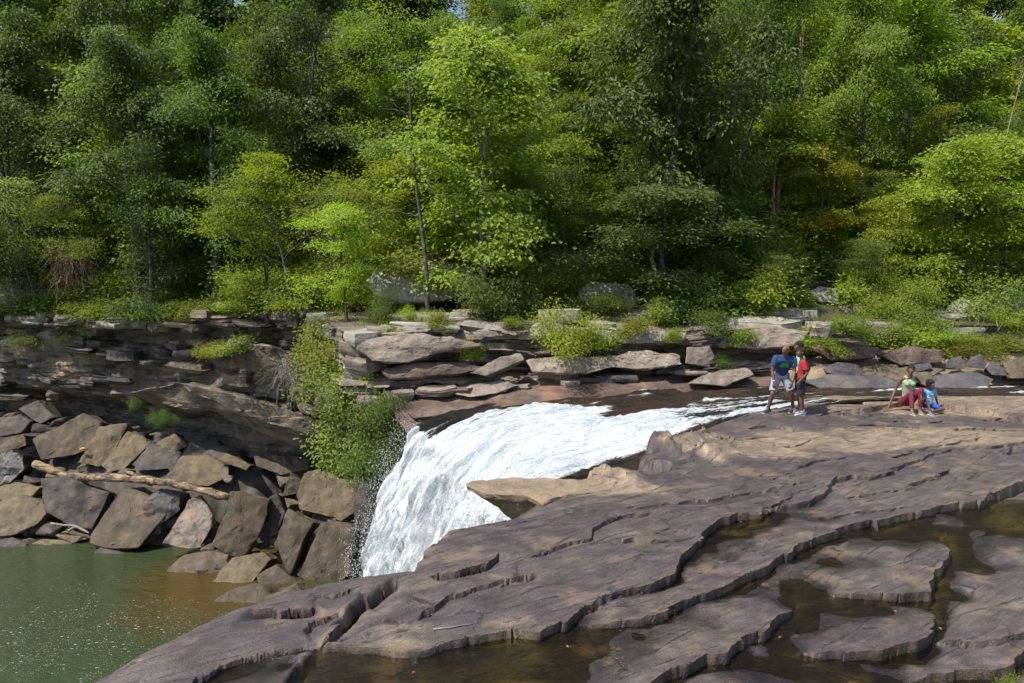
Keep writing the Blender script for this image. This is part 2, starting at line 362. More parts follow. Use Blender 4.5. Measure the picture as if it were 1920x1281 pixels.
SHORT = ('w', 'V','H','H2','K','K2','K3','L','M','N','R','S','T1','T2','T3','T4','T5','T6','U','U2','T7','T8','T9','P','P2','P3','I','I2')
def cells(x, y, size, seed=0):
    """random value of the nearest point of a jittered grid: straight-sided joint blocks"""
    gx = x / size; gy = y / size
    ix = np.floor(gx).astype(np.int64); iy = np.floor(gy).astype(np.int64)
    best = np.full(len(x), 1e9); val = np.zeros(len(x))
    for dx in (-1, 0, 1):
        for dy in (-1, 0, 1):
            cx = ix + dx; cy = iy + dy
            h = _perm[_perm[(cx + seed) & 255] + (cy & 255)]; h2 = _perm[h + 17]; h3 = _perm[h2 + 5]
            d = (cx + h / 256.0 - gx) ** 2 + (cy + h2 / 256.0 - gy) ** 2
            m = d < best; best[m] = d[m]; val[m] = h3[m] / 255.0 - 0.5
    return val
def shelf_height(x, y, snap=False):
    """height of the shelf; with snap, also the small sideways moves that put mesh points exactly on the broken edges"""
    q = np.stack([x, y], -1); n = len(x)
    w1 = perlin(xyz(x * 1.3, y * 1.3, 3.1)); w2 = perlin(xyz(x * 1.3, y * 1.3, 9.7))
    b2 = perlin(xyz(x * 17.0, y * 17.0, 5.1))
    ca, sa = math.cos(0.62), math.sin(0.62)
    xa, ya = x * ca + y * sa, -x * sa + y * ca
    c1 = cells(xa * 0.8, ya * 1.25, 0.75, 1); c2 = cells(xa, ya, 0.17, 9)
    jag = 0.10 * c1 + 0.035 * perlin(xyz(x * 3.3, y * 3.3, 1.1)) + 0.022 * perlin(xyz(x * 8.0, y * 8.0, 4.1))
    qw = q + np.stack([0.03 * w2 - 0.6 * jag, jag], -1)
    mv = np.zeros((n, 2)); got = np.zeros(n, bool); hcell = 0.0046 * np.maximum(y, 3.0)
    def edge_of(I, P):
        ve = np.zeros((len(I), 2))
        d, sg, r = poly_dist(qw[I], P, ve)
        return d, sg, r, ve
    def snap_to(I, d, low, ve, live):
        if not snap: return d
        k = (d < hcell[I]) & ~got[I] & live
        dd = np.maximum(d, 1e-6)[:, None]
        m = np.where(low[:, None], -ve + ve / dd * 0.014, -ve)
        mv[I[k]] = m[k]; got[I[k]] = True
        return np.where(k, np.where(low, 0.014, 0.0), d)
    num = np.zeros(n); den = np.full(n, 1e-6); crack = np.zeros(n); edge = np.zeros(n)
    for nm, pts in MAIN:
        P = np.array([Pz(p[0], p[1], p[2])[:2] for p in pts])
        cum = np.concatenate([[0], np.cumsum(np.linalg.norm(np.diff(P, axis=0), axis=1))]); cum /= cum[-1]
        R = 4.0
        lo = P.min(0) - R; hi = P.max(0) + R
        I = np.nonzero((q[:, 0] > lo[0]) & (q[:, 0] < hi[0]) & (q[:, 1] > lo[1]) & (q[:, 1] < hi[1]))[0]
        if not len(I): continue
        d, sg, r, ve = edge_of(I, P)
        low = sg < 0
        tp = np.interp(r, cum, [p[2] for p in pts]); ft = np.interp(r, cum, [p[3] for p in pts])
        d = snap_to(I, d, low, ve, (tp - ft) > 0.03)
        ft = tp + (ft - tp) * (0.95 + 0.35 * w1[I])
        val = np.where(low, tp + (ft - tp) * (d > 0.006), tp)
        w = np.clip(1 - d / R, 0, 1) ** 2 / (d + 0.004) ** 2.4
        num[I] += w * val; den[I] += w
        hgt = np.clip((tp - ft) / 0.2, 0, 1)
        edge[I] = np.maximum(edge[I], hgt * np.where(~low, np.exp(-d / 0.05), 0))
        if nm == 'O': crack[I] = 0.22 * np.exp(-(d / 0.045) ** 2) * (w1[I] > -0.3) * smooth(0.02, 0.1, r)
    for px, py, zc in CTRL:
        c = Pz(px, py, zc); d = np.hypot(x - c[0], y - c[1])
        w = 2.0 / (d + 0.08) ** 2.4; num += w * zc; den += w
    z = num / den + 0.010 * perlin(xyz(x * 0.5, y * 0.5, 4.0)) + 0.03 * perlin(xyz(x * 0.22, y * 0.22, 4.0)) * smooth(11, 14, y) - crack
    zmain = z.copy()
    vary = 0.8 + 0.25 * w2
    for nm, pts, drop, L, lev in LEDGES:
        P = np.array(pts) if nm == 'w' else LZ([p[:2] for p in pts], lev)
        m = min(L, 30) + 0.3
        lo = P.min(0) - m; hi = P.max(0) + m
        I = np.nonzero((q[:, 0] > lo[0]) & (q[:, 0] < hi[0]) & (q[:, 1] > lo[1]) & (q[:, 1] < hi[1]))[0]
        if not len(I): continue
        d, sg, r, ve = edge_of(I, P)
        low = sg > 0
        taper = smooth(0, 0.12, r) * smooth(0, 0.12, 1 - r)
        if nm == 'U': taper = np.ones_like(r)
        d = snap_to(I, d, low, ve, taper > 0.02)
        g = np.clip(1 - d / L, 0, 1)
        z[I] -= np.where(low & (d > 0.006), taper * ((0.012 + 0.8 * drop) if nm not in ('w', 'U', 'P', 'P2', 'M') else drop * (1.0 if nm != 'w' else 0.8)) * vary[I] * g, 0)
        edge[I] = np.maximum(edge[I], np.where(~low, taper * np.exp(-d / 0.05) * min(1.0, drop / 0.2), 0))
    x = x + mv[:, 0]; y = y + mv[:, 1]; q = q + mv
    z = z + 0.010 * fbm(xyz(xa * 0.35, ya * 1.1, 7.7), 3) + 0.0025 * fbm(xyz(xa * 1.6, ya * 4.4, 2.2), 2) + 0.0012 * b2
    # humped dark knobs beside the river
    for px, py, h, rx, ry in ((1255, 838, 0.40, 1.25, 0.75), (1330, 822, 0.2, 0.8, 0.5), (1140, 884, 0.20, 0.75, 0.4), (1225, 868, 0.18, 0.55, 0.35)):
        c = Pz(px, py, 0.1)
        k = np.exp(-(((x - c[0]) / rx) ** 2 + ((y - c[1]) / ry) ** 2))
        I = np.nonzero(k > 0.02)[0]
        rg = np.abs(fbm(xyz(x[I] * 1.3, y[I] * 1.3, 1.9), 3))
        z[I] += h * k[I] * (1.15 - 0.7 * rg) + 0.16 * smooth(0.2, 0.8, k[I]) * (cells(x[I], y[I], 0.55, 4) + 0.5 * cells(x[I], y[I], 0.25, 6))
    # rim
    d, s, r = poly_dist(q + np.stack([0.05 * w1 + 0.14 * c1, 0.05 * w2 + 0.14 * c1 + 0.03 * c2], -1), RIM2)
    sd = np.where(s < 0, d, -d)
    river = y > 14.2
    z = z - 0.07 * np.exp(np.minimum(sd, 0) / 0.18) * (sd <= 0)
    lump = fbm(xyz(x * 1.1, y * 1.1, 11.0), 4)
    so = np.maximum(sd, 0)
    z = z - np.where(sd > 0, 0.10 + 4.0 * so * (1 + 0.35 * lump) + 0.25 * smooth(0.02, 0.12, so), 0)
    z = np.maximum(z, np.where(river, -3.0, -11.5))
    if snap: return z, edge, sd, zmain, x, y
    return z, edge, sd

def water_level(x, y):
    """level of the shallow runoff between the broken beds: falls gently towards the pool"""
    num = np.zeros(len(x)); den = np.zeros(len(x))
    for px, py, zc in WCTRL:
        c = Pz(px, py, zc); w = 1.0 / (np.hypot(x - c[0], y - c[1]) + 0.25) ** 2.5; num += w * zc; den += w
    return num / den

def build_shelf():
    NU, NV = 720, 490
    u = np.linspace(-0.80, 0.86, NU)
    Y = 3.0 * (27.5 / 3.0) ** np.linspace(0, 1, NV)
    # finer rows where the picture sees them
    UU, YY = np.meshgrid(u, Y)
    X = (UU * YY).ravel(); Yv = YY.ravel()
    d0, s0, _ = poly_dist(np.stack([X, Yv], -1)[::7], RIM2)
    far = np.repeat((s0 < 0) & (d0 > 3.3), 7)[:len(X)]
    z = np.full(len(X), -11.5); edge = np.zeros(len(X)); sd = np.full(len(X), 9.0)
    zm = np.full(len(X), -11.5)
    z[~far], edge[~far], sd[~far], zm[~far], X[~far], Yv[~far] = shelf_height(X[~far], Yv[~far], True)
    wl = water_level(X, Yv)
    depth = wl - z
    V = np.stack([X, Yv, z], -1); F = grid_faces(NU, NV)
    fk = (sd[F].min(1) < 3.0)
    V2, F2, used = keep_faces(V, F, fk)
    me = mesh_from('rock_shelf', V2, F2, True, 50)
    # real colours of the rock: weathered buff bands, slate purple beds, rusty broken edges, algae on the pool beds
    n = fbm(xyz(X * 0.35, Yv * 0.6, 0.3), 5); n2 = fbm(xyz(X * 1.4, Yv * 2.2, 6.3), 5)
    pur = np.array((0.076, 0.060, 0.059)); grey = np.array((0.096, 0.079, 0.069)); buff = np.array((0.245, 0.183, 0.122)); org = np.array((0.22, 0.125, 0.068))
    c = pur[None] + (grey - pur)[None] * smooth(-0.3, 0.5, n + 0.4 * n2)[:, None]
    # buff zones: crest of the shelf, round the family, the lip beside the falls
    def zone(px, py, rx, ry, k=1.0):
        p = Pz(px, py, 0); return k * np.exp(-(((X - p[0]) / rx) ** 2 + ((Yv - p[1]) / ry) ** 2))
    bz = zone(1540, 826, 3.4, 0.85) + zone(1850, 812, 3.6, 0.9) + zone(1700, 742, 4.2, 2.0, 1.1) + zone(1080, 905, 1.6, 0.8, 1.1) + zone(1380, 850, 1.6, .6, .8) + zone(1580, 735, 2.5, 1.5) + zone(1900, 745, 3, 1.6) + zone(700, 1200, 1.0, 0.25, .45) + zone(900, 1160, 1.4, 0.35, .4) + zone(1150, 1095, 1.0, .5, .3) + zone(430, 1160, .6, .3, .4)
    bm = smooth(0.35, 0.75, bz + 0.38 * n2 + 0.15 * n)
    c = c + (buff[None] - c) * (0.85 * bm)[:, None]
    em = np.clip(edge * (0.5 + 0.9 * (n2 + 0.35)), 0, 1)
    c = c + (org[None] - c) * (0.38 * em)[:, None]
    # wet margins and algae beds
    wet = smooth(-0.04 - 0.035 * n2, -0.004, depth)
    wreg = smooth(13.5, 12.3, Yv)
    wet = wet * wreg
    c = c * (1 - 0.6 * wet)[:, None]
    alg = smooth(0.02, 0.075, depth) * wreg * smooth(-0.5, 0.1, n2 + 0.3)
    c = c + (np.array((0.165, 0.152, 0.040))[None] - c) * (0.85 * alg)[:, None]
    dark = (sd > 0.05)
    c = np.where(dark[:, None], c * 0.85, c)
    add_color(me, 'Col', c[used]); add_float(me, 'wet', wet[used])
    t = NT('slate_shelf_rock'); p = t.pos()
    base = t.attr('Col', 'Color'); wetf = t.attr('wet')
    ma = t.mapping(p, (1, 1, 1), (0, 0, -0.62))
    lin = t.noise(t.mapping(ma, (1.0, 8.0, 3.0)), 1.8, 4, 0.7)
    mot = t.noise(p, 2.2, 5, 0.72); gr = t.noise(p, 48, 2, 0.8); md = t.noise(p, 8.0, 4, 0.75)
    base = t.mix(0.9, base, t.mix(1.0, base, t.ramp(mot, [(0.3, 0.55), (0.5, 1.0), (0.66, 1.55)]), 'MULTIPLY'))
    base = t.mix(0.7, base, t.mix(1.0, base, t.ramp(lin, [(0.32, 0.5), (0.5, 1.0), (0.66, 1.35)]), 'MULTIPLY'))
    base = t.mix(0.75, base, t.mix(1.0, base, t.ramp(gr, [(0.3, 0.4), (0.55, 1.05), (0.75, 1.6)]), 'MULTIPLY'))
    base = t.mix(t.math('MULTIPLY', t.ramp(t.noise(p, 1.3, 5, 0.68), [(0.54, 0.0), (0.64, 1.0)]), 0.45), base, (0.235, 0.16, 0.10))
    base = t.mix(t.math('MULTIPLY', t.ramp(t.noise(p, 0.8, 5, 0.7), [(0.54, 0.0), (0.66, 1.0)]), 0.5), base, (0.055, 0.048, 0.055))
    vo = t.n('ShaderNodeTexVoronoi', feature='DISTANCE_TO_EDGE'); t.l(t.mapping(ma, (0.55, 2.6, 1.0)), vo.inputs['Vector']); vo.inputs['Scale'].default_value = 0.9
    ck = t.math('ADD', vo.outputs['Distance'], t.math('MULTIPLY', t.math('SUBTRACT', md, 0.5), 0.18))
    ckm = t.math('MULTIPLY', t.ramp(ck, [(0.0, 1.0), (0.022, 0.0)]), t.ramp(mot, [(0.45, 0.0), (0.55, 1.0)]))
    base = t.mix(t.math('MULTIPLY', ckm, 0.75), base, (0.02, 0.017, 0.016))
    t.put(t.b.inputs['Base Color'], base)
    t.put(t.b.inputs['Roughness'], t.math('SUBTRACT', 0.62, t.math('MULTIPLY', wetf, 0.42)))
    t.b.inputs['Specular IOR Level'].default_value = 0.4
    h = t.math('ADD', t.math('MULTIPLY', lin, 0.22), t.math('ADD', t.math('MULTIPLY', md, 0.34), t.math('ADD', t.math('MULTIPLY', gr, 0.34), t.math('MULTIPLY', ckm, -0.6))))
    t.l(t.bump(h, 0.75, 0.045), t.b.inputs['Normal'])
    o = link('rock_shelf', me, t.m)
    tag(o, kind='structure')
    # the runoff water lying in the low strips
    sel = lambda q: q.reshape(NV, NU)[::2, ::2].ravel()
    X, Yv, zr, wl, sd, zmm = sel(X), sel(Yv), sel(z), sel(wl), sel(sd), sel(zm)
    V = np.stack([X, Yv, wl + 0.008 * fbm(xyz(X * 1.1, Yv * 2.4, 3.3), 3)], -1); F = grid_faces((NU + 1) // 2, (NV + 1) // 2)
    k = ((wl - zr)[F].max(1) > -0.022) & ((wl - zmm)[F].max(1) > -0.004) & (sd[F].max(1) < 0.1) & (Yv[F].max(1) < 13.0)
    V2, F2, _ = keep_faces(V, F, k)
    me = mesh_from('runoff_water', V2, F2, True)
    me.materials.append(clear_water('runoff_water', (0.72, 0.66, 0.42), 0.9, rip=(16.0, 0.9), rough=0.06))
    tag(link('shelf_water', me), kind='structure')

def clear_water(name, tint, depthmix, rip=(10.0, 0.4), rough=0.03):
    """thin clear water: coloured see-through body under a Fresnel mirror skin"""
    t = NT(name); p = t.pos()
    tr = t.n('ShaderNodeBsdfTransparent'); tr.inputs[0].default_value = (*tint, 1)
    gl = t.n('ShaderNodeBsdfGlossy'); gl.inputs['Roughness'].default_value = rough
    fr = t.n('ShaderNodeFresnel'); fr.inputs[0].default_value = 1.33
    w = t.noise(t.mapping(p, (1, 1.6, 1)), rip[0], 4, 0.6, 0.6)
    w2 = t.noise(t.mapping(p, (1, 1.9, 1), (0, 0, 0.5)), rip[0] * 0.27, 3, 0.5, 0.4)
    nb = t.bump(t.math('ADD', w, t.math('MULTIPLY', w2, 1.6)), rip[1], 0.03)
    t.l(nb, gl.inputs['Normal']); t.l(nb, fr.inputs['Normal'])
    mx = t.n('ShaderNodeMixShader')
    t.l(fr.outputs[0], mx.inputs[0]); t.l(tr.outputs[0], mx.inputs[1]); t.l(gl.outputs[0], mx.inputs[2])
    t.l(mx.outputs[0], t.out.inputs['Surface'])
    return t.m
build_shelf()
# ------------------------------------------------------------------ far bank, gorge wall, scree, hillside
POOL_Z = -10.0
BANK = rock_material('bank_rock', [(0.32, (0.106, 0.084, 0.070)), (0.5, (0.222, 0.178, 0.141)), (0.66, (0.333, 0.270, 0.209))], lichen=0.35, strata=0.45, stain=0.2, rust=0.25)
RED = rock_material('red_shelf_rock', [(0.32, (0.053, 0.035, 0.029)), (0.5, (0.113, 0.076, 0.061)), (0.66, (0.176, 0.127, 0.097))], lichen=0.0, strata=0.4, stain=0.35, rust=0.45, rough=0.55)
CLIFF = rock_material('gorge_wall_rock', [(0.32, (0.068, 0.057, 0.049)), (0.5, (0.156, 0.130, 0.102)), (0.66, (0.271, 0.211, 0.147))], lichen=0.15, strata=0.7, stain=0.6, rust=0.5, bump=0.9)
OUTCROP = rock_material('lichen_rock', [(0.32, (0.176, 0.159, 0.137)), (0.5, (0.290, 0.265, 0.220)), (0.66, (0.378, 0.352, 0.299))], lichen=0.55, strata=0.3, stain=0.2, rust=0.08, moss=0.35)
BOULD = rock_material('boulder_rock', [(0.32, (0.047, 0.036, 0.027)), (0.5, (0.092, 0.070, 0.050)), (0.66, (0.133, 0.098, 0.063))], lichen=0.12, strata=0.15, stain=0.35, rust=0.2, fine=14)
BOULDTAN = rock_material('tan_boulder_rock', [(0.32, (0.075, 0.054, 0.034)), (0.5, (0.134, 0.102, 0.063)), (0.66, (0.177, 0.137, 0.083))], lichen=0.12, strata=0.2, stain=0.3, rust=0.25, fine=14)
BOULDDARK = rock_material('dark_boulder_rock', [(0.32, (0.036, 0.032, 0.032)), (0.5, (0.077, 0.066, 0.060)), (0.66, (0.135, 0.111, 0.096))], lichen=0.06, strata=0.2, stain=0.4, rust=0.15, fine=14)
WETROCK = rock_material('wet_black_rock', [(0.32, (0.012, 0.012, 0.013)), (0.5, (0.03, 0.027, 0.026)), (0.66, (0.07, 0.055, 0.045))], lichen=0.0, strata=0.3, stain=0.3, rust=0.15, rough=0.16)
RUSTWET = rock_material('rust_streaked_rock', [(0.32, (0.06, 0.045, 0.035)), (0.5, (0.13, 0.10, 0.075)), (0.66, (0.20, 0.15, 0.10))], lichen=0.0, strata=0.2, stain=0.4, rust=0.95, rough=0.3)
SLATE = rock_material('slate_boulder_rock', [(0.32, (0.054, 0.051, 0.056)), (0.5, (0.090, 0.081, 0.085)), (0.66, (0.145, 0.127, 0.116))], lichen=0.05, strata=0.25, stain=0.3, rust=0.15)
LIP = rock_material('buff_lip_rock', [(0.32, (0.131, 0.095, 0.065)), (0.5, (0.230, 0.172, 0.115)), (0.66, (0.291, 0.221, 0.149))], lichen=0.0, strata=0.3, stain=0.3, rust=0.2)

# edge line of the gorge and the far bank in plan, from far in the gorge round the corner and up the river
GORGE = np.array([(-60, 55.0), (-42, 50.0), (-31, 46.5), (-24, 43.5), (-18, 41.0), (-13.5, 39.2), (-10.3, 37.3), (-8.2, 35.0), (-6.6, 31.5), (-5.6, 28.4), (-4.9, 26.6)])
BANKL = np.array([(-4.9, 26.6), (-3.0, 26.2), (0, 26.6), (4, 27.0), (8, 27.4), (12, 28.2), (17, 28.6), (24, 29.2), (34, 30), (60, 32)])

def hill_z(x, y):
    """the wooded slope above both"""
    q = np.stack([x, y], -1)
    d1, s1, _ = poly_dist(q, np.vstack([GORGE, BANKL[1:]]))
    dd = np.where(s1 < 0, d1, -d1)           # + = behind the edge
    base = 1.25 - 0.9 * smooth(-6, -22, x)
    base = base + 0.0 * x
    z = base + 0.10 * np.clip(dd, 0, 5) + 0.46 * np.clip(dd - 4, 0, 45) + 0.25 * np.clip(dd - 49, 0, 200)
    z = z + 0.35 * fbm(xyz(x * 0.16, y * 0.16, 1.5), 4) * smooth(0, 4, dd)
    return z, dd

def build_hill():
    xs = np.concatenate([np.linspace(-150, -45, 26)[:-1], np.linspace(-45, 45, 150), np.linspace(45, 150, 26)[1:]])
    ys = np.concatenate([np.linspace(25.5, 60, 90), np.linspace(60, 220, 40)[1:]])
    X, Y = np.meshgrid(xs, ys)
    x = X.ravel(); y = Y.ravel()
    z, dd = hill_z(x, y)
    V = np.stack([x, y, z], -1); F = grid_faces(len(xs), len(ys))
    V, F, _ = keep_faces(V, F, dd[F].min(1) > 0.25)
    t = NT('forest_floor'); p = t.pos()
    a = t.ramp(t.noise(p, 1.6, 8, 0.7), [(0.3, (0.035, 0.028, 0.016)), (0.5, (0.09, 0.065, 0.038)), (0.64, (0.16, 0.115, 0.07))])
    g = t.ramp(t.noise(p, 0.5, 6, 0.7), [(0.45, 0.0), (0.58, 1.0)])
    a = t.mix(t.math('MULTIPLY', g, 0.7), a, (0.055, 0.075, 0.02))
    t.put(t.b.inputs['Base Color'], a); t.b.inputs['Roughness'].default_value = 0.95
    t.l(t.bump(t.noise(p, 12, 6, 0.75), 1.0, 0.15), t.b.inputs['Normal'])
    tag(link('hillside', mesh_from('hillside', V, F, True), t.m), kind='structure')
build_hill()

def strata_off(z, seed, x=None, th=0.35):
    """stepped in-out profile of bedded rock, by height (and slowly along x)"""
    zz = z / th
    k = np.floor(zz)
    a = perlin(xyz(k * 7.31 + seed, (0 if x is None else x * 0.22) + 0 * z, seed))
    b = perlin(xyz((k + 1) * 7.31 + seed, (0 if x is None else x * 0.22) + 0 * z, seed))
    f = smooth(0.86, 1.0, zz - k)
    return a + (b - a) * f

def build_gorge_wall():
    path = catmull(GORGE[1:], 430)
    n = len(path)
    NZ = 150
    tan = np.gradient(path, axis=0); tan /= np.linalg.norm(tan, axis=1)[:, None]
    nor = np.stack([tan[:, 1], -tan[:, 0]], -1)         # towards the gorge
    s = np.concatenate([[0], np.cumsum(np.linalg.norm(np.diff(path, axis=0), axis=1))])
    v = np.linspace(0, 1, NZ)
    S, Vv = np.meshgrid(s, v)
    px = np.tile(path[:, 0], NZ); py = np.tile(path[:, 1], NZ)
    nx = np.tile(nor[:, 0], NZ); ny = np.tile(nor[:, 1], NZ)
    ztop, _ = hill_z(path[:, 0] - nor[:, 0] * 0.6, path[:, 1] - nor[:, 1] * 0.6)
    zt = np.tile(ztop, NZ) + 0.05
    S = S.ravel(); Vv = Vv.ravel()
    z = -9.5 + (zt + 9.5) * Vv
    top = np.clip((zt - z), 0, 20)
    sw = S + 1.2 * perlin(xyz(S * 0.25, z * 0.3, 2.0))
    # overall section: jutting cap, bulging middle, deep undercut below
    deep = smooth(30, 22, S) * 0 + 0.4 + 0.6 * smooth(0, 12, np.abs(px + 15))
    off = 0.75 + 0.3 * perlin(xyz(S * 0.3, 0, 7.3)) - 1.15 * smooth(0.35, 1.3, top) * (0.8 + 0.5 * perlin(xyz(S * 0.18, 0, 3.3))) + 0.45 * np.exp(-((top - 3.6) / 1.2) ** 2) - 2.9 * deep * smooth(4.0, 6.0, top)
    off = off + 0.55 * strata_off(z + 0.35 * perlin(xyz(S * 0.12, z * 0.1, 8.0)), 4.2, sw, 0.42) * (0.4 + 0.6 * smooth(3.4, 2.2, top)) + 0.22 * strata_off(z + 0.2 * perlin(xyz(S * 0.3, z * .2, 1.0)), 9.1, sw * 2.2, 0.17)
    off = off + 0.5 * fbm(xyz(S * 0.28, z * 0.35, 5.0), 4) + 0.07 * np.round(3 * fbm(xyz(S * 1.1, z * 2.2, 6.0), 3))
    x = px + nx * off; y = py + ny * off
    V = np.stack([x, y, z], -1)
    # roll the top edge back on to the slope
    back = []
    for k, (db, dz) in enumerate(((0.35, 0.06), (1.0, 0.02), (2.2, -0.4))):
        back.append(np.stack([path[:, 0] - nor[:, 0] * db, path[:, 1] - nor[:, 1] * db, ztop + dz + 0.06 * fbm(xyz(s * 1.2, 0, k * 3.0), 3)], -1))
    V = np.vstack([V] + back)
    F = grid_faces(n, NZ + 3)[:, ::-1]
    me = mesh_from('gorge_wall', V, F, True, 42)
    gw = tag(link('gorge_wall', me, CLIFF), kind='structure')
    globals()['GW'] = (gw, path, nor, ztop)
    # scree apron under the wall
    NZ2 = 40
    SS, TT = np.meshgrid(np.arange(n), np.linspace(0, 1, NZ2))
    ii = SS.ravel().astype(int); tt = TT.ravel()
    w = 2.0 + 8.0 * tt - 3.0
    x = path[ii, 0] + nor[ii, 0] * w; y = path[ii, 1] + nor[ii, 1] * w
    z = -5.6 - 5.8 * smooth(0.0, 0.9, tt) - 4.5 * smooth(-16.0, -8.5, path[ii, 0]) + 0.6 * fbm(xyz(x * 0.5, y * 0.5, 2.0), 4) - 0.0 * x
    z = np.where(tt < 0.05, z - 0.2, z)
    me = mesh_from('scree_slope', np.stack([x, y, z], -1), grid_faces(n, NZ2)[:, ::-1], True, 40)
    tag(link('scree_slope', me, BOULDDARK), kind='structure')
    # wall behind and beneath the falling water
    P = catmull(np.array([(-4.7, 27.2), (-3.6, 25.0), (-2.4, 23.2), (-1.4, 20.5), (-0.5, 17.5), (-0.2, 15.0), (-0.6, 12.5), (-1.5, 10.5), (-3.0, 9.0)]), 120)
    zz = np.linspace(-11, -1.4, 60)
    I, Z = np.meshgrid(np.arange(120), zz); I = I.ravel(); Z = Z.ravel()
    tan = np.gradient(P, axis=0); tan /= np.linalg.norm(tan, axis=1)[:, None]
    nr = np.stack([tan[:, 1], -tan[:, 0]], -1)
    o2 = -0.9 + 0.35 * strata_off(Z, 3.0, I * 0.2, 0.5) + 0.3 * fbm(xyz(I * 0.1, Z * 0.4, 1.0), 3)
    me = mesh_from('falls_headwall', np.stack([P[I, 0] + nr[I, 0] * o2, P[I, 1] + nr[I, 1] * o2, Z], -1), grid_faces(120, 60), True, 40)
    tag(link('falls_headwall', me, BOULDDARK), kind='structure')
build_gorge_wall()

def build_bank():
    """bedrock apron of the far bank: red shelf at the waterline rising to the foot of the layered wall"""
    NX, NY = 300, 70
    xs = np.linspace(-5.0, 45, NX); vs = np.linspace(0, 1, NY)
    X, T = np.meshgrid(xs, vs); x = X.ravel(); t = T.ravel()
    x = x + 2.1 * (1 - t) * smooth(3, -5, x)
    y0 = 22.6 + 0.02 * (x + 5) + 1.2 * smooth(1, 7, x) + 0.6 * smooth(7, 14, x)     # under water
    yb = np.interp(x, BANKL[:, 0], BANKL[:, 1]) + 1.0
    y = y0 + (yb - y0) * t
    wl = river_level(x)
    rise = smooth(0.0, 0.75, t)
    right = smooth(8.0, 13.0, x)
    z = wl - 0.55 + (0.95 + 0.35 * right) * rise ** 0.8 + 0.9 * smooth(0.8, 1.0, t) * 0.6
    hb = 0.9 * fbm(xyz(x * 0.22, y * 0.7, 3.0), 4) * 2.2
    fr = hb - np.floor(hb)
    z = z + 0.10 * (np.floor(hb) + smooth(0.85, 1, fr) - 0.4 * fr) + 0.05 * fbm(xyz(x * 1.5, y * 2.5, 1.0), 4)
    me = mesh_from('river_bank_rock', np.stack([x, y, z], -1), grid_faces(NX, NY), True, 40)
    me.materials.append(RED); me.materials.append(LIP)
    me.polygons.foreach_set('material_index', (x[grid_faces(NX, NY)].mean(1) + 1.2 * perlin(np.stack([x, y, z], -1)[grid_faces(NX, NY)[:, 0]]) > 8.2).astype(np.int32))
    o = link('river_bank', me); tag(o, kind='structure')
    return o
def river_level(x):
    return -0.30 - 0.55 * smooth(7.0, -3.0, np.asarray(x, float)) + 0.012 * np.clip(np.asarray(x, float) - 7, 0, 40)
bank = build_bank()

# --- loose building block: an irregular bedded stone, unit size, flat-topped
def stone_mesh(seed, n=11, layers=3, rough=0.16, name='stone'):
    rg = np.random.RandomState(seed)
    th = np.sort((np.arange(n) + rg.uniform(-0.35, 0.35, n)) / n * 2 * math.pi)
    e = 6.0
    r0 = 0.5 / (np.abs(np.cos(th)) ** e + np.abs(np.sin(th)) ** e) ** (1 / e)
    r0 = r0 * (1 + rg.uniform(-rough, rough * 0.7, n))
    V = []; F = []
    zs = np.linspace(-0.5, 0.5, layers + 1)
    for k, zc in enumerate(zs):
        ins = 1 + rg.uniform(-0.14, 0.05)
        if k == 0: ins *= rg.uniform(0.72, 0.95)
        if k == layers: ins *= rg.uniform(0.86, 0.99)
        for j in range(n):
            rr = r0[j] * ins * (1 + rg.uniform(-0.05, 0.05))
            V.append((rr * math.cos(th[j]), rr * math.sin(th[j]), zc + rg.uniform(-0.07, 0.07) + (0.08 * math.sin(th[j] + seed) if k in (0, layers) else 0)))
        if 0 < k < layers and rg.rand() < 0.4:
            # a bedding notch
            for j in range(n):
                rr = r0[j] * ins * rg.uniform(0.86, 0.97)
                V.append((rr * math.cos(th[j]), rr * math.sin(th[j]), zc + 0.05 + rg.uniform(-0.01, 0.01)))
    rows = len(V) // n
    for k in range(rows - 1):
        for j in range(n):
            F.append((k * n + j, k * n + (j + 1) % n, (k + 1) * n + (j + 1) % n, (k + 1) * n + j))
    V.append((rg.uniform(-.1, .1), rg.uniform(-.1, .1), 0.5 + rg.uniform(-0.02, 0.06))); c = len(V) - 1
    for j in range(n): F.append(((rows - 1) * n + j, (rows - 1) * n + (j + 1) % n, c))
    V.append((0, 0, -0.5)); c = len(V) - 1
    for j in range(n): F.append(((j + 1) % n, j, c))
    return mesh_from(name, V, F, True, 28)
STONES = [stone_mesh(100 + k, n=random.Random(k).choice((9, 11, 13)), layers=random.Random(k).choice((2, 3, 3, 4))) for k in range(22)]
def stone_obj(name, k, loc, size, rot=(0, 0, 0), mat=None, parent=None):
    o = bpy.data.objects.new(name, STONES[k % len(STONES)])
    COL.objects.link(o)
    o.location = loc; o.scale = size; o.rotation_euler = rot
    if mat is not None:
        if not o.data.materials: o.data.materials.append(mat)
        o.material_slots[0].link = 'OBJECT'; o.material_slots[0].material = mat
    o.parent = parent
    return o

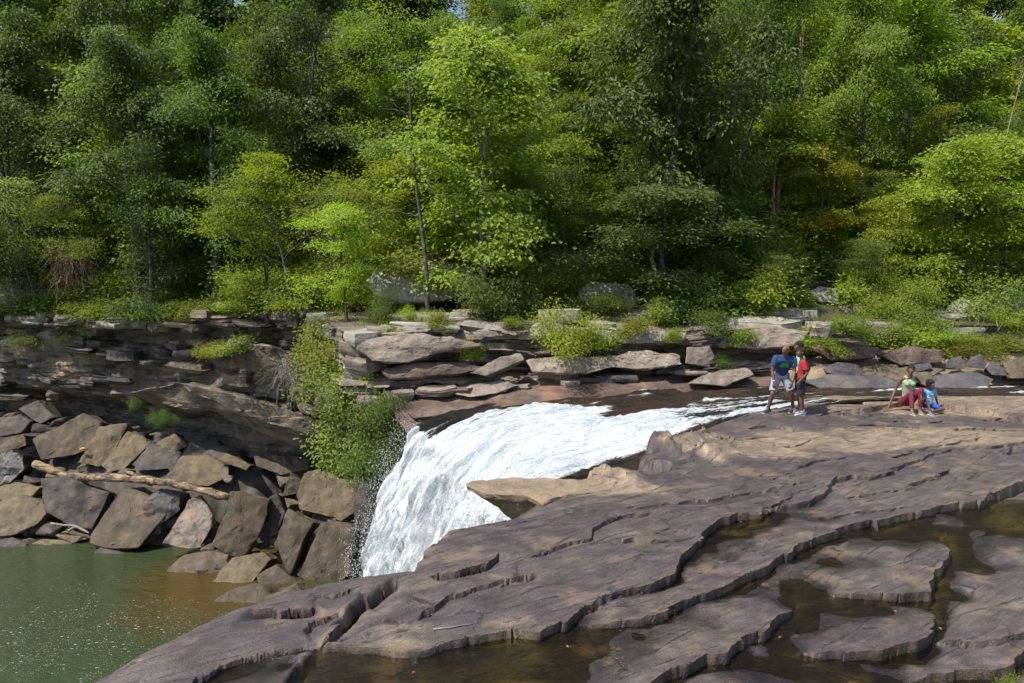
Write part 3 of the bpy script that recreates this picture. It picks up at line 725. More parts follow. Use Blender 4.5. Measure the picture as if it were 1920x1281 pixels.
def build_bank_strata():
    """continuous bedded face behind the loose blocks of the far bank"""
    path = catmull(BANKL[:-1], 520); n = len(path)
    s_ = np.concatenate([[0], np.cumsum(np.linalg.norm(np.diff(path, axis=0), axis=1))])
    NZ = 90; I, T = np.meshgrid(np.arange(n), np.linspace(0, 1, NZ)); I = I.ravel(); T = T.ravel()
    zt = 1.36 + 0.3 * perlin(xyz(path[I, 0] * 0.28, 3.0, 5.0)) - 0.45 * smooth(8, 16, path[I, 0]) - 0.35 * smooth(14, 24, path[I, 0])
    z = -0.75 + (zt + 0.75) * T; S = s_[I]
    zw = z + 0.22 * perlin(xyz(S * 0.22, z * 0.4, 3.0)) + 0.10 * perlin(xyz(S * 0.7, z * 0.5, 3.0))
    blk = cells(S, zw * 2.6, 0.95, 3); blk2 = cells(S, zw * 2.2, 0.4, 8)
    off = 0.75 * strata_off(zw, 2.2, S * 1.6, 0.42) + 0.30 * strata_off(zw, 6.1, S * 3.0, 0.13) + 0.42 * blk + 0.16 * blk2
    off = off + 0.55 * smooth(0.1, -0.6, z) - 0.75 * np.exp(-((zw - 0.02) / 0.24) ** 2) * (0.5 + 0.8 * perlin(xyz(S * 0.25, 1.0, 1.0))) + 0.22 * smooth(0.5, 0.8, zw)
    off = off + 0.05 * fbm(xyz(S * 3, z * 5, 1.0), 3)
    V = np.stack([path[I, 0], path[I, 1] + 0.15 - off, z], -1)
    back = [np.stack([path[:, 0], path[:, 1] + d, (1.36 + 0.3 * perlin(xyz(path[:, 0] * 0.28, 3.0, 5.0)) - 0.45 * smooth(8, 16, path[:, 0]) - 0.35 * smooth(14, 24, path[:, 0])) + h + 0.05 * fbm(xyz(s_ * 1.5, d, 2.0), 3)], -1) for d, h in ((0.6, 0.05), (1.3, 0.06), (2.4, -0.2))]
    V = np.vstack([V] + back)
    me = mesh_from('bank_strata', V, grid_faces(n, NZ + 3), True, 35)
    me.materials.append(BANK)
    o = link('bank_face', me, None, bank)

build_bank_strata()
def build_bank_wall():
    """courses of bedded sandstone along the far bank, each bed block a stone of the bank"""
    rg = np.random.RandomState(5)
    mats = [BANK, BANK, BANK, BOULDDARK, CLIFF]
    k = 0
    z = -0.55; course = 0
    while z < 1.75:
        h = rg.choice([rg.uniform(0.12, 0.2), rg.uniform(0.22, 0.34), rg.uniform(0.36, 0.5)])
        x = -4.9 + rg.uniform(-0.2, 0.3)
        while x < 27:
            w = rg.uniform(0.7, 2.6) * (1.2 if z > 0.9 else 0.9)
            xm = x + w / 2
            yb = np.interp(xm, BANKL[:, 0], BANKL[:, 1])
            zt = 1.15 + 0.55 * float(perlin(np.array([[xm * 0.28, 3.0, 5.0]]))[0]) - 0.5 * smooth(8, 16, xm) - 0.35 * smooth(14, 22, xm)
            if z < zt + 0.25 and rg.rand() < (0.75 if z > 0.7 else 0.5):
                prot = float(1.3 * perlin(np.array([[xm * 0.33, z * 1.4, 1.0]]))[0] + 0.6 * rg.uniform(-1, 1))
                under = 0.75 * math.exp(-((z - 0.02) / 0.30) ** 2) * (0.5 + 0.5 * smooth(9, 6, xm))  # shadowed recess low in the wall
                cap = 0.55 * smooth(0.55, 0.85, z)
                yy = yb - 0.55 * prot * 0.6 + under - cap * 0.4 - 0.55 * smooth(0.0, -0.45, z)
                d = rg.uniform(1.1, 1.7)
                hh = h * rg.uniform(0.9, 1.25)
                tilt = rg.uniform(-0.035, 0.05) + 0.10 * float(perlin(np.array([[xm * 0.25, z * 0.6, 7.0]]))[0])
                if z < 0.15 and rg.rand() < 0.25: m = BOULDDARK
                elif z > 0.85: m = OUTCROP if rg.rand() < 0.6 else BANK
                else: m = BANK if rg.rand() < 0.75 else RED
                stone_obj('stone', rg.randint(99), (xm, yy + d / 2, z + h / 2), (w * 1.10, d, hh * 1.15), (rg.uniform(-.08, .08), tilt * 1.5, rg.uniform(-.3, .3)), m, bank)
                k += 1
            x += w * 0.97
        z += h * 0.93; course += 1
    # stepped beds on the bench above
    for i in range(60):
        x = rg.uniform(-4, 20); yb = np.interp(x, BANKL[:, 0], BANKL[:, 1])
        dy = rg.uniform(0.8, 3.2); zz = float(hill_z(np.array([x]), np.array([yb + dy]))[0][0])
        w = rg.uniform(0.6, 2.2)
        stone_obj('stone', rg.randint(99), (x, yb + dy, zz + 0.02 - 0.3 * smooth(9, 18, x) * (dy < 1.4)), (w, w * rg.uniform(0.5, 0.8), rg.uniform(0.2, 0.4)), (0, rg.uniform(-.06, .06), rg.uniform(-.3, .3)), OUTCROP if rg.rand() < .6 else BANK, bank)
    # flat broken beds at the water's edge
    for i in range(55):
        x = rg.uniform(-3.5, 12); yb = np.interp(x, BANKL[:, 0], BANKL[:, 1])
        y = yb - rg.uniform(0.1, 1.3)
        w = rg.uniform(0.5, 1.6)
        stone_obj('stone', rg.randint(99), (x, y, float(river_level(x)) + 0.22 + 0.28 * (1 - (yb - y) / 1.6)), (w, w * .6, rg.uniform(.12, .26)), (rg.uniform(-.1, .1), rg.uniform(-.1, .1), rg.uniform(-.4, .4)), [RED, BANK, BOULDDARK][rg.randint(3)], bank)
build_bank_wall()
for _k, (_x, _y, _z, _w, _h) in enumerate([(-4.9, 26.5, 1.15, 1.5, .4), (-5.0, 26.6, .75, 1.6, .45), (-4.8, 26.4, .35, 1.5, .42), (-5.1, 26.9, -.05, 1.6, .5), (-5.0, 26.8, -.5, 1.8, .5), (-4.7, 26.6, -1.0, 1.9, .6), (-5.3, 27.6, .9, 1.6, .6), (-5.4, 27.8, .3, 1.7, .6)]):
    stone_obj('stone', 40 + _k, (_x, _y, _z), (_w, 1.5, _h), (.03, -.04, .5 + .2 * _k), BANK if _k % 3 else OUTCROP, bank)

def gorge_stones():
    gw, path, nor, ztop = GW; rg = np.random.RandomState(8); n = len(path)
    for k in range(170):
        i = rg.randint(int(n * 0.12), n - 4); dep = abs(rg.normal(0, 1.6)) if rg.rand() < 0.75 else rg.uniform(2, 5)
        z = ztop[i] - dep + 0.05; w = rg.uniform(0.7, 2.8); h = rg.uniform(0.15, 0.5)
        pr = rg.uniform(-0.5, 0.25) + (0.75 if dep < 0.7 else 0.05)
        ang = math.atan2(nor[i, 1], nor[i, 0]) + math.pi / 2
        stone_obj('stone', rg.randint(99), (path[i, 0] + nor[i, 0] * pr, path[i, 1] + nor[i, 1] * pr, z), (w, 1.3, h), (rg.uniform(-.08, .08), rg.uniform(-.08, .08), ang + rg.uniform(-.3, .3)), CLIFF if rg.rand() < .6 else (BOULDDARK if dep > .5 else OUTCROP), gw)
gorge_stones()
# ------------------------------------------------------------------ river, fall, pool
def flow_surface():
    lines = [   # flow lines from upstream to the foot of the fall: (px, py, Y) in the photograph
        [(2300,700,29.5),(1920,712,27.6),(1640,722,26.0),(1520,730,25.2),(1400,737,24.4),(1200,752,23.9),(1000,766,23.5),(880,776,23.2),(800,787,22.9),(768,806,22.75),(745,850,22.6),(722,905,22.5),(700,970,22.45),(680,1040,22.4),(668,1110,22.4),(655,1250,22.4),(648,1420,22.4)],
        [(2300,715,27.8),(1920,722,25.9),(1640,730,24.6),(1520,738,23.9),(1400,748,23.1),(1200,768,22.3),(1000,792,21.8),(900,812,21.5),(835,840,21.3),(795,890,21.1),(768,950,21.0),(748,1020,20.9),(735,1090,20.9),(722,1200,20.9),(712,1330,20.9),(705,1480,20.9)],
        [(2300,728,26.2),(1920,734,24.3),(1640,738,23.1),(1530,746,22.4),(1420,758,21.7),(1250,780,20.9),(1100,815,20.2),(1000,842,19.7),(925,875,19.4),(880,920,19.2),(850,980,19.1),(830,1050,19.0),(815,1130,19.0),(800,1250,19.0),(790,1400,19.0),(782,1560,19.0)],
        [(2300,742,24.6),(1920,742,23.0),(1640,745,21.8),(1540,752,21.3),(1440,766,20.6),(1320,792,19.6),(1210,850,18.3),(1130,873,17.6),(1050,890,17.1),(985,912,16.7),(935,955,16.5),(905,1020,16.4),(885,1100,16.4),(870,1190,16.4),(858,1320,16.4),(848,1480,16.4),(840,1660,16.4)],
        [(2300,752,23.4),(1920,752,22.0),(1640,752,20.9),(1545,760,20.4),(1445,774,19.6),(1330,806,18.5),(1225,868,17.2),(1150,890,16.7),(1070,905,16.2),(1010,930,15.9),(965,985,15.7),(938,1060,15.6),(920,1140,15.6),(905,1240,15.6),(892,1380,15.6),(882,1560,15.6),(874,1740,15.6)],
    ]
    NS, NT_ = 460, 220
    W = [np.array([Py(*p) for p in ln]) for ln in lines]
    W[0][:8, 1] += np.array((1.6, 1.6, 1.6, 1.6, 1.6, 1.6, 1.5, 0.9))
    L = [catmull(w, NS) for w in W]
    L = np.array(L)                                   # 5, NS, 3
    tt = np.linspace(0, 1, NT_) * (len(lines) - 1)
    G = np.zeros((NT_, NS, 3))
    for j, t in enumerate(tt):
        k = min(int(t), 3); u = t - k
        a, b, c, d = L[max(k - 1, 0)], L[k], L[k + 1], L[min(k + 2, 4)]
        G[j] = 0.5 * (2 * b + (c - a) * u + (2 * a - 5 * b + 4 * c - d) * u * u + (3 * b - a - 3 * c + d) * u ** 3)
    P = G.reshape(-1, 3)
    du = np.gradient(G, axis=1); dv = np.gradient(G, axis=0)
    N = np.cross(du, dv).reshape(-1, 3); N /= np.linalg.norm(N, axis=1)[:, None] + 1e-9
    if N[NT_ * 100 // 250 * NS + 100][2] < 0: N = -N
    seglen = np.linalg.norm(du, axis=2); s = np.cumsum(seglen, axis=1).ravel()
    wdt = np.cumsum(np.linalg.norm(dv, axis=1 if False else 2), axis=0).ravel()
    tn = np.repeat(tt / 4, NS)
    steep = 1 - np.abs(N[:, 2]); steep = smooth(0.02, 0.5, steep)
    x = P[:, 0]
    # how white the water is: chutes and the fall white, slicks dark
    f1 = fbm(xyz(s * 0.25, wdt * 0.9, 2.0), 3); f2 = fbm(xyz(s * 0.55, wdt * 4.0, 5.0), 3); f3 = fbm(xyz(s * 1.3, wdt * 11.0, 8.0), 3)
    white = 0.0 + 1.0 * smooth(4.6, 0.6, x) * smooth(0.03, 0.2, tn) * smooth(0.92, 0.74, tn + 0.10 * smooth(0, 2.5, x)) + 1.5 * steep * smooth(2.5, 0.0, x)
    band = np.exp(-((tn - 0.62 - 0.05 * np.sin(s * 0.5)) / 0.2) ** 2) * smooth(9.5, 6.0, x) * smooth(-2, 3, x)
    white = white + 0.75 * band + 0.55 * np.exp(-((tn - 0.3) / 0.14) ** 2) * smooth(8.5, 5.0, x)
    white = white - 1.3 * np.exp(-(((x - 2.6) / 1.6) ** 2 + ((tn - 0.93) / 0.16) ** 2)) - 0.45 * np.exp(-(((x - 4.2) / 2.6) ** 2 + ((tn - 0.22) / 0.12) ** 2))
    foam = smooth(0.25, 0.85, white + 0.75 * f1 + 0.55 * f2 + 0.25 * f3)
    fall = smooth(-1.8, -3.2, x + 0 * P[:, 2]) * 0 + smooth(0.3, 0.8, steep)
    foam = np.maximum(foam, fall * smooth(-1.25, -0.75, f2 + 0.6 * f3 + 0.3))
    amp = 0.05 + 0.11 * smooth(9, 3, x) + 0.22 * fall
    disp = amp * (1.0 * f1 + 0.75 * f2 + 0.4 * f3) + 0.05 * foam * fbm(xyz(s * 4.0, wdt * 9.0, 1.0), 3)
    # hydraulic lumps of the chute
    V = P + N * disp[:, None]
    V[:, 2] = np.maximum(V[:, 2], POOL_Z - 0.3)
    me = mesh_from('river_water', V, grid_faces(NS, NT_), True)
    add_float(me, 'foam', foam); add_float(me, 'fray', fall * 0.95 * smooth(0.10, 0.0, tn))
    add_color(me, 'flow', np.stack([s, wdt, tn], -1))
    t = NT('white_water')
    fl = t.n('ShaderNodeAttribute', attribute_name='flow').outputs['Vector']
    p = t.pos(); fo = t.attr('foam')
    st = t.noise(t.mapping(fl, (0.5, 9.0, 0.0)), 1.6, 4, 0.72, 0.3)
    st2 = t.noise(t.mapping(fl, (1.5, 24.0, 0.0)), 1.6, 3, 0.75)
    fine = t.noise(p, 22.0, 3, 0.78)
    k = t.math('ADD', fo, t.math('ADD', t.math('MULTIPLY', t.math('SUBTRACT', st, 0.5), 1.5), t.math('ADD', t.math('MULTIPLY', t.math('SUBTRACT', st2, 0.5), 0.8), t.math('MULTIPLY', t.math('SUBTRACT', fine, 0.5), 0.9))))
    km = t.ramp(k, [(0.36, 0.0), (0.75, 1.0)])
    dk = t.n('ShaderNodeBsdfPrincipled'); dk.inputs['Base Color'].default_value = (0.018, 0.017, 0.013, 1); dk.inputs['Roughness'].default_value = 0.08
    rb = t.mix(t.ramp(t.noise(p, 0.9, 4, 0.6), [(0.4, 0.0), (0.6, 1.0)]), (0.014, 0.015, 0.013), (0.05, 0.026, 0.014)); t.l(rb, dk.inputs['Base Color'])
    bh = t.math('ADD', t.math('MULTIPLY', st, 0.8), t.math('ADD', t.math('MULTIPLY', st2, 0.6), t.math('MULTIPLY', fine, 0.5)))
    nb = t.bump(bh, 0.9, 0.12); t.l(nb, dk.inputs['Normal'])
    wc = t.ramp(t.math('ADD', t.math('MULTIPLY', st2, 0.5), t.math('MULTIPLY', fine, 0.5)), [(0.36, (0.20, 0.235, 0.26)), (0.45, (0.42, 0.45, 0.47)), (0.54, (0.58, 0.60, 0.61)), (0.64, (0.70, 0.70, 0.70))])
    big = t.noise(t.mapping(fl, (0.30, 2.6, 0.0)), 1.3, 3, 0.6, 0.3)
    wc = t.mix(1.0, wc, t.ramp(big, [(0.36, (0.74, 0.80, 0.83)), (0.5, (1.0, 1.0, 1.0)), (0.62, (1.15, 1.14, 1.12))]), 'MULTIPLY')
    t.l(wc, t.b.inputs['Base Color']); t.b.inputs['Roughness'].default_value = 0.55
    nb2 = t.bump(bh, 0.7, 0.10); t.l(nb2, t.b.inputs['Normal'])
    mx = t.n('ShaderNodeMixShader'); t.l(km, mx.inputs[0]); t.l(dk.outputs[0], mx.inputs[1]); t.l(t.b.outputs[0], mx.inputs[2])
    t.l(mx.outputs[0], t.out.inputs['Surface'])
    ed = t.attr('fray'); tr = t.n('ShaderNodeBsdfTransparent'); mx2 = t.n('ShaderNodeMixShader')
    t.put(mx2.inputs[0], t.math('GREATER_THAN', ed, t.math('ADD', t.math('MULTIPLY', st2, 0.6), t.math('MULTIPLY', fine, 0.6))))
    t.l(mx.outputs[0], mx2.inputs[1]); t.l(tr.outputs[0], mx2.inputs[2]); t.l(mx2.outputs[0], t.out.inputs['Surface'])
    tag(link('river', me, t.m), kind='structure')
    # thrown drops: along the broken leading edge of the fall and over the chute
    rg = np.random.RandomState(3)
    G2 = V.reshape(NT_, NS, 3); N2 = N.reshape(NT_, NS, 3); FO = (fall * 1.0).reshape(NT_, NS)
    tet = np.array([(1, 0, -.6), (-.5, .87, -.6), (-.5, -.87, -.6), (0, 0, 1.2)], float)
    tf = np.array([(0, 1, 3), (1, 2, 3), (2, 0, 3), (1, 0, 2)])
    VV = []; FF = []; cnt = 0
    n = 42000
    j = (rg.beta(0.55, 1.6, n) * (NT_ - 1)).astype(int); i = rg.randint(int(NS * 0.25), NS - 2, n)
    for q in range(n):
        w = FO[j[q], i[q]]
        if rg.rand() > 0.95 * w: continue
        off = rg.exponential(0.05 + 0.10 * w)
        c = G2[j[q], i[q]] + N2[j[q], i[q]] * off + rg.normal(0, 0.10, 3) * np.array((1, 1, 1.2))
        if j[q] < NT_ * 0.25 and w > 0.5: c = c + np.array((-abs(rg.normal(0, 0.09)), 0, 0))
        if c[2] < POOL_Z: continue
        r = rg.uniform(0.003, 0.011)
        VV.append(c + tet * r * np.array((1, 1, rg.uniform(1, 2.4)))); FF.append(tf + cnt * 4); cnt += 1
    me = mesh_from('spray', np.vstack(VV), np.vstack(FF), True)
    t = NT('spray_drops'); t.b.inputs['Base Color'].default_value = (0.86, 0.88, 0.9, 1); t.b.inputs['Roughness'].default_value = 0.4
    tag(link('spray', me, t.m), 'white drops thrown off the waterfall', 'spray', kind='stuff')
flow_surface()

def build_pool():
    t = NT('plunge_pool_water'); p = t.pos()
    # green body of the pool, brown over the shallow shelf near the boulders
    sh = Pz(340, 1110, POOL_Z); sh2 = Pz(430, 1085, POOL_Z)
    v = t.n('ShaderNodeVectorMath', operation='DISTANCE'); t.l(t.mapping(p, (1.0, 0.75, 0)), v.inputs[0]); v.inputs[1].default_value = (sh2[0], sh2[1] * 0.75, 0)
    dist = t.math('ADD', v.outputs['Value'], t.math('MULTIPLY', t.noise(p, 0.5, 3), 2.0))
    shal = t.ramp(t.math('DIVIDE', dist, 10.0), [(0.30, 1.0), (0.58, 0.0)])
    big = t.noise(p, 0.35, 3)
    g = t.mix(big, (0.026, 0.040, 0.016), (0.046, 0.062, 0.026))
    c = t.mix(shal, g, (0.066, 0.042, 0.012))
    # drifting foam flecks
    fl = t.voronoi(t.mapping(p, (0.45, 1.5, 1)), 5.0)
    reg = t.n('ShaderNodeVectorMath', operation='DISTANCE'); t.l(t.mapping(p, (0.55, 1.0, 0)), reg.inputs[0])
    rc = Pz(130, 1195, POOL_Z); reg.inputs[1].default_value = (rc[0] * 0.55, rc[1], 0)
    rm = t.ramp(t.math('ADD', t.math('DIVIDE', reg.outputs['Value'], 12.0), t.math('MULTIPLY', t.math('SUBTRACT', t.noise(p, 0.9, 4, 0.6), 0.5), 1.3)), [(0.10, 0.13), (0.42, 0.05), (0.75, 0.0)])
    fk = t.math('LESS_THAN', fl, rm)
    fl2 = t.voronoi(t.mapping(p, (1, 1, 1), loc=(3, 5, 0)), 14.0)
    fk2 = t.math('LESS_THAN', fl2, t.math('MULTIPLY', rm, 1.3))
    fk = t.math('MAXIMUM', fk, fk2)
    c = t.mix(t.math('MULTIPLY', fk, 0.7), c, (0.46, 0.5, 0.46))
    t.put(t.b.inputs['Base Color'], c)
    t.put(t.b.inputs['Roughness'], t.math('ADD', 0.07, t.math('MULTIPLY', fk, 0.5)))
    t.b.inputs['IOR'].default_value = 1.33
    w = t.noise(t.mapping(p, (1, 1.7, 1)), 1.3, 4, 0.55, 0.5); w2 = t.noise(t.mapping(p, (1, 2.2, 1)), 5.0, 3, 0.55)
    t.l(t.bump(t.math('ADD', w, t.math('MULTIPLY', w2, 0.3)), 0.6, 0.3), t.b.inputs['Normal'])
    x = np.linspace(-70, 3, 40); y = np.linspace(-5, 60, 36)
    X, Y = np.meshgrid(x, y)
    V = np.stack([X.ravel(), Y.ravel(), np.full(X.size, POOL_Z)], -1)
    tag(link('pool', mesh_from('pool', V, grid_faces(40, 36)), t.m), kind='structure')
    # pool bed and near wall so that nothing is open below
    V = [(-75, -8, -12.5), (6, -8, -12.5), (6, 62, -12.5), (-75, 62, -12.5)]
    tag(link('pool_bed', mesh_from('pool_bed', V, [(0, 1, 2, 3)]), BOULDDARK), kind='structure')
build_pool()
# ------------------------------------------------------------------ boulders, outcrops, log
def rough_mesh(name, bm, amp, seed, cut, bevel):
    """bevel the broken edges, refine, and weather the surface"""
    bmesh.ops.recalc_face_normals(bm, faces=bm.faces)
    if bevel:
        bmesh.ops.bevel(bm, geom=list(bm.edges), offset=bevel, segments=1, affect='EDGES', clamp_overlap=True)
    bmesh.ops.triangulate(bm, faces=bm.faces)
    for _ in range(5):
        long = [e for e in bm.edges if e.calc_length() > cut]
        if not long or len(bm.faces) > 5000: break
        bmesh.ops.subdivide_edges(bm, edges=long, cuts=1)
        bmesh.ops.triangulate(bm, faces=bm.faces)
    bm.normal_update()
    P = np.array([v.co[:] for v in bm.verts]); N = np.array([v.normal[:] for v in bm.verts])
    s = 1.0 / max(amp * 9, 0.2)
    h = fbm(P * s * 0.6 + seed * 3.7, 4) + 0.9 * np.round(2.5 * fbm(P * s * 1.1 + seed, 2)) / 2.5
    P = P + N * (h * amp)[:, None]
    for v, p in zip(bm.verts, P): v.co = p
    me = bpy.data.meshes.new(name); bm.to_mesh(me); bm.free()
    me.polygons.foreach_set('use_smooth', np.ones(len(me.polygons), bool))
    me.set_sharp_from_angle(angle=math.radians(26))
    return me

POOLSHORE = ([-200, 0, 160, 310, 450, 560, 660, 760], [1035, 1036, 1032, 1075, 1105, 1108, 1095, 1090])
def scree_Y(px, py):
    yw = np.interp(px, *POOLSHORE)
    return Pz(px, yw, POOL_Z)[1] + (yw - py) * 0.026 + 0.4

def traced_rock(name, poly, mat, label, Y=None, lean=0.35, skew=0.0, thick=0.7, back=(0.12, 1.0, -0.25), shrink=0.82, amp=0.05, bevel=0.03, cat='boulder', seed=1, group=None, dome=0.12):
    poly = [(float(a), float(b)) for a, b in poly]
    cx = sum(p[0] for p in poly) / len(poly); yb = max(p[1] for p in poly)
    if Y is None: Y = scree_Y(cx, yb - 4)
    zb = Py(cx, yb, Y)[2]
    pts = []
    for a, b in poly:
        yy = Y
        for _ in range(3):
            p = Py(a, b, yy); yy = Y + lean * (p[2] - zb) + skew * (p[0] - Py(cx, yb, Y)[0])
        pts.append(Py(a, b, yy))
    pts = np.array(pts); c = pts.mean(0); size = np.linalg.norm(pts - c, axis=1).mean()
    bk = c + (pts - c) * shrink + np.array(back) * size * thick * 1.6
    org = Vector((c[0], c[1], pts[:, 2].min()))
    bm = bmesh.new(); n = len(pts); rg = random.Random(seed)
    f = [bm.verts.new(Vector(p) - org) for p in pts]
    g = [bm.verts.new(Vector(p) - org + Vector((rg.uniform(-.1, .1), rg.uniform(-.1, .1), rg.uniform(-.1, .1))) * size) for p in bk]
    cf = bm.verts.new(Vector(c) - org + Vector((0, -dome * size * 0.5, dome * size * 0.3)))
    cb = bm.verts.new(Vector(bk.mean(0)) - org)
    for k in range(n):
        bm.faces.new((f[k], f[(k + 1) % n], cf)); bm.faces.new((g[(k + 1) % n], g[k], cb))
        bm.faces.new((f[(k + 1) % n], f[k], g[k], g[(k + 1) % n]))
    bmesh.ops.dissolve_limit(bm, angle_limit=math.radians(3), verts=bm.verts, edges=bm.edges)
    me = rough_mesh(name, bm, amp * min(size, 2.0), seed, max(0.10, size * 0.12), bevel * min(size, 1.5))
    me.materials.append(mat)
    return tag(link(name, me, None, None, org), label, cat, group)

ROCKS = [
 ('b1', [(163,1018),(221,917),(240,911),(319,947),(313,965),(259,1028),(210,1030)], BOULD, 'big flat-faced grey boulder leaning over the pool edge', dict(lean=0.75, thick=0.35, skew=-0.2, back=(0.5, 1.0, -0.2))),
 ('b2', [(71,895),(124,893),(180,918),(205,925),(195,951),(172,994),(124,984),(86,962)], BOULDDARK, 'dark angular boulder behind the flat-faced grey one', dict(lean=0.4)),
 ('b3', [(-30,950),(37,925),(79,940),(88,962),(71,983),(22,1005),(-30,1008)], BOULDTAN, 'light brown ridged boulder at the frame edge by the pool', dict(lean=0.9)),
 ('b4', [(302,1020),(330,977),(352,938),(375,928),(399,962),(396,990),(376,1028),(350,1030)], RUSTWET, 'wet slab stained orange by seeping water', dict(lean=0.8, thick=0.4)),
 ('b5', [(397,1022),(431,921),(450,919),(504,936),(502,962),(484,1011),(450,1050),(431,1043)], BOULD, 'tall flat slab standing beside the orange-stained one', dict(lean=0.35, thick=0.4, skew=0.2)),
 ('b6', [(556,1080),(589,1011),(600,979),(640,978),(667,988),(664,1018),(655,1050),(662,1072),(637,1092),(585,1099)], BOULD, 'large grey-brown block nearest the falling water', dict(lean=0.5)),
 ('b7', [(515,1015),(540,953),(587,981),(570,1011),(545,1080),(534,1065)], BOULD, 'narrow upright block beside the large one at the falls', dict(lean=0.4)),
 ('b8', [(309,1071),(337,1043),(405,1031),(438,1045),(405,1088),(337,1092)], BOULD, 'low flat slab half in the brown shallows', dict(lean=1.4, thick=0.5)),
 ('b9', [(395,1092),(435,1046),(495,1035),(508,1048),(475,1090),(442,1114)], BOULDTAN, 'split sloping slab right of the low flat one', dict(lean=1.2)),
 ('b10', [(480,1080),(517,1058),(562,1095),(525,1107),(487,1110)], BOULD, 'small wedge block above the split slab', dict(lean=0.8)),
 ('b11', [(166,1046),(187,1026),(240,1041),(246,1050),(212,1062),(180,1060)], BOULDDARK, 'small dark rock standing in the pool', dict(lean=0.9)),
 ('b12', [(49,1024),(82,1010),(146,1017),(130,1032),(56,1038)], BOULDTAN, 'pale flat rock lying at the pool edge', dict(lean=1.6, thick=0.5)),
 ('b13', [(103,1004),(120,995),(163,1011),(134,1019)], BOULDTAN, 'small pale flake rock above the flat one', dict(lean=1.0)),
 ('b14', [(60,824),(157,774),(190,791),(178,838),(142,853),(75,864)], BOULD, 'broad brown boulder high under the gorge wall', dict(lean=0.7, thick=.5)),
 ('b15', [(144,868),(187,800),(242,794),(212,853),(187,876)], BOULDTAN, 'tall tan slab leaning beside the broad brown boulder', dict(lean=0.5, thick=.35)),
 ('b16', [(189,872),(240,808),(276,825),(272,842),(234,879),(202,887)], BOULDTAN, 'greenish tan slab in front of the tall leaning one', dict(lean=0.7, thick=.35)),
 ('b17', [(313,894),(337,857),(390,853),(429,874),(429,894),(390,913),(337,906)], BOULDTAN, 'broad tan boulder lying behind the fallen log', dict(lean=1.0)),
 ('b18', [(245,872),(285,830),(340,847),(332,879),(262,883)], BOULDDARK, 'dark boulder between the tan slabs and the broad tan one', dict(lean=0.8)),
 ('b19', [(-30,790),(38,778),(58,790),(40,812),(-30,824)], BOULDDARK, 'dark boulder at the frame edge under the overhang', dict(lean=0.8)),
 ('b20', [(32,767),(71,749),(103,782),(75,795)], BOULDDARK, 'dark wedge boulder in the mouth of the cave', dict(lean=0.6)),
 ('b21', [(-20,852),(20,842),(43,855),(46,880),(20,905),(-20,915)], WETROCK, 'shiny wet black rock at the frame edge', dict(lean=0.7, amp=.07)),
 ('b22', [(290,831),(326,812),(351,838),(320,850)], BOULDTAN, 'small tan block under the gorge wall', dict(lean=0.8)),
 ('b23', [(550,930),(570,887),(615,879),(662,904),(678,952),(640,979),(562,956)], BOULDTAN, 'weathered tan block below the hanging bushes', dict(lean=0.7, amp=.08)),
 ('b24', [(527,932),(545,887),(563,900),(560,925)], BOULD, 'upright shard beside the weathered tan block', dict(lean=0.2)),
 ('b25', [(407,862),(425,850),(470,872),(462,882)], BOULDTAN, 'thin slab propped up behind the broad tan boulder', dict(lean=0.6)),
 ('b26', [(474,856),(520,846),(579,857),(579,880),(525,892),(480,874)], BOULD, 'flat ledge block beneath the tan overhang', dict(lean=1.2)),
 ('b27', [(372,1172),(405,1121),(427,1106),(487,1101),(508,1114),(545,1104),(600,1130),(560,1220),(400,1220)], BOULD, 'rounded grey rock at the pool edge just below the shelf', dict(Y=29.5, lean=0.7)),
 ('b28', [(500,935),(520,925),(535,960),(520,1000),(505,1010),(498,970)], BOULDDARK, 'dark upright shard right of the tall flat slab', dict(lean=0.3)),
 ('b29', [(0,905),(40,905),(75,915),(60,930),(20,940),(-20,935)], BOULDTAN, 'flat brown rock above the ridged boulder', dict(lean=1.2)),
 ('b30', [(-20,1015),(20,1008),(50,1020),(45,1035),(0,1042),(-20,1040)], BOULDDARK, 'low dark rock at the pool edge by the frame', dict(lean=1.2)),
 ('b31', [(417,893),(425,890),(437,893),(436,903),(426,908),(417,903)], RUSTWET, 'small round orange stone at the end of the log', dict(lean=.4, thick=.7, bevel=.3)),
 ('b32', [(660,900),(690,880),(705,910),(690,990),(665,1000)], BOULDDARK, 'dark wet block half behind the falling water', dict(Y=33.6, lean=.4)),
 ('b33', [(265,940),(300,915),(340,925),(335,960),(300,985),(272,975)], WETROCK, 'wet black block behind the leaning grey boulder', dict(lean=.5)),
 ('b34', [(-20,842),(10,830),(45,815),(50,835),(10,852),(-20,858)], BOULDTAN, 'narrow brown slab above the wet black rock', dict(lean=.6)),
]
for i, (k, poly, mat, lab, kw) in enumerate(ROCKS):
    traced_rock('boulder', poly, mat, lab, seed=20 + i, **kw)

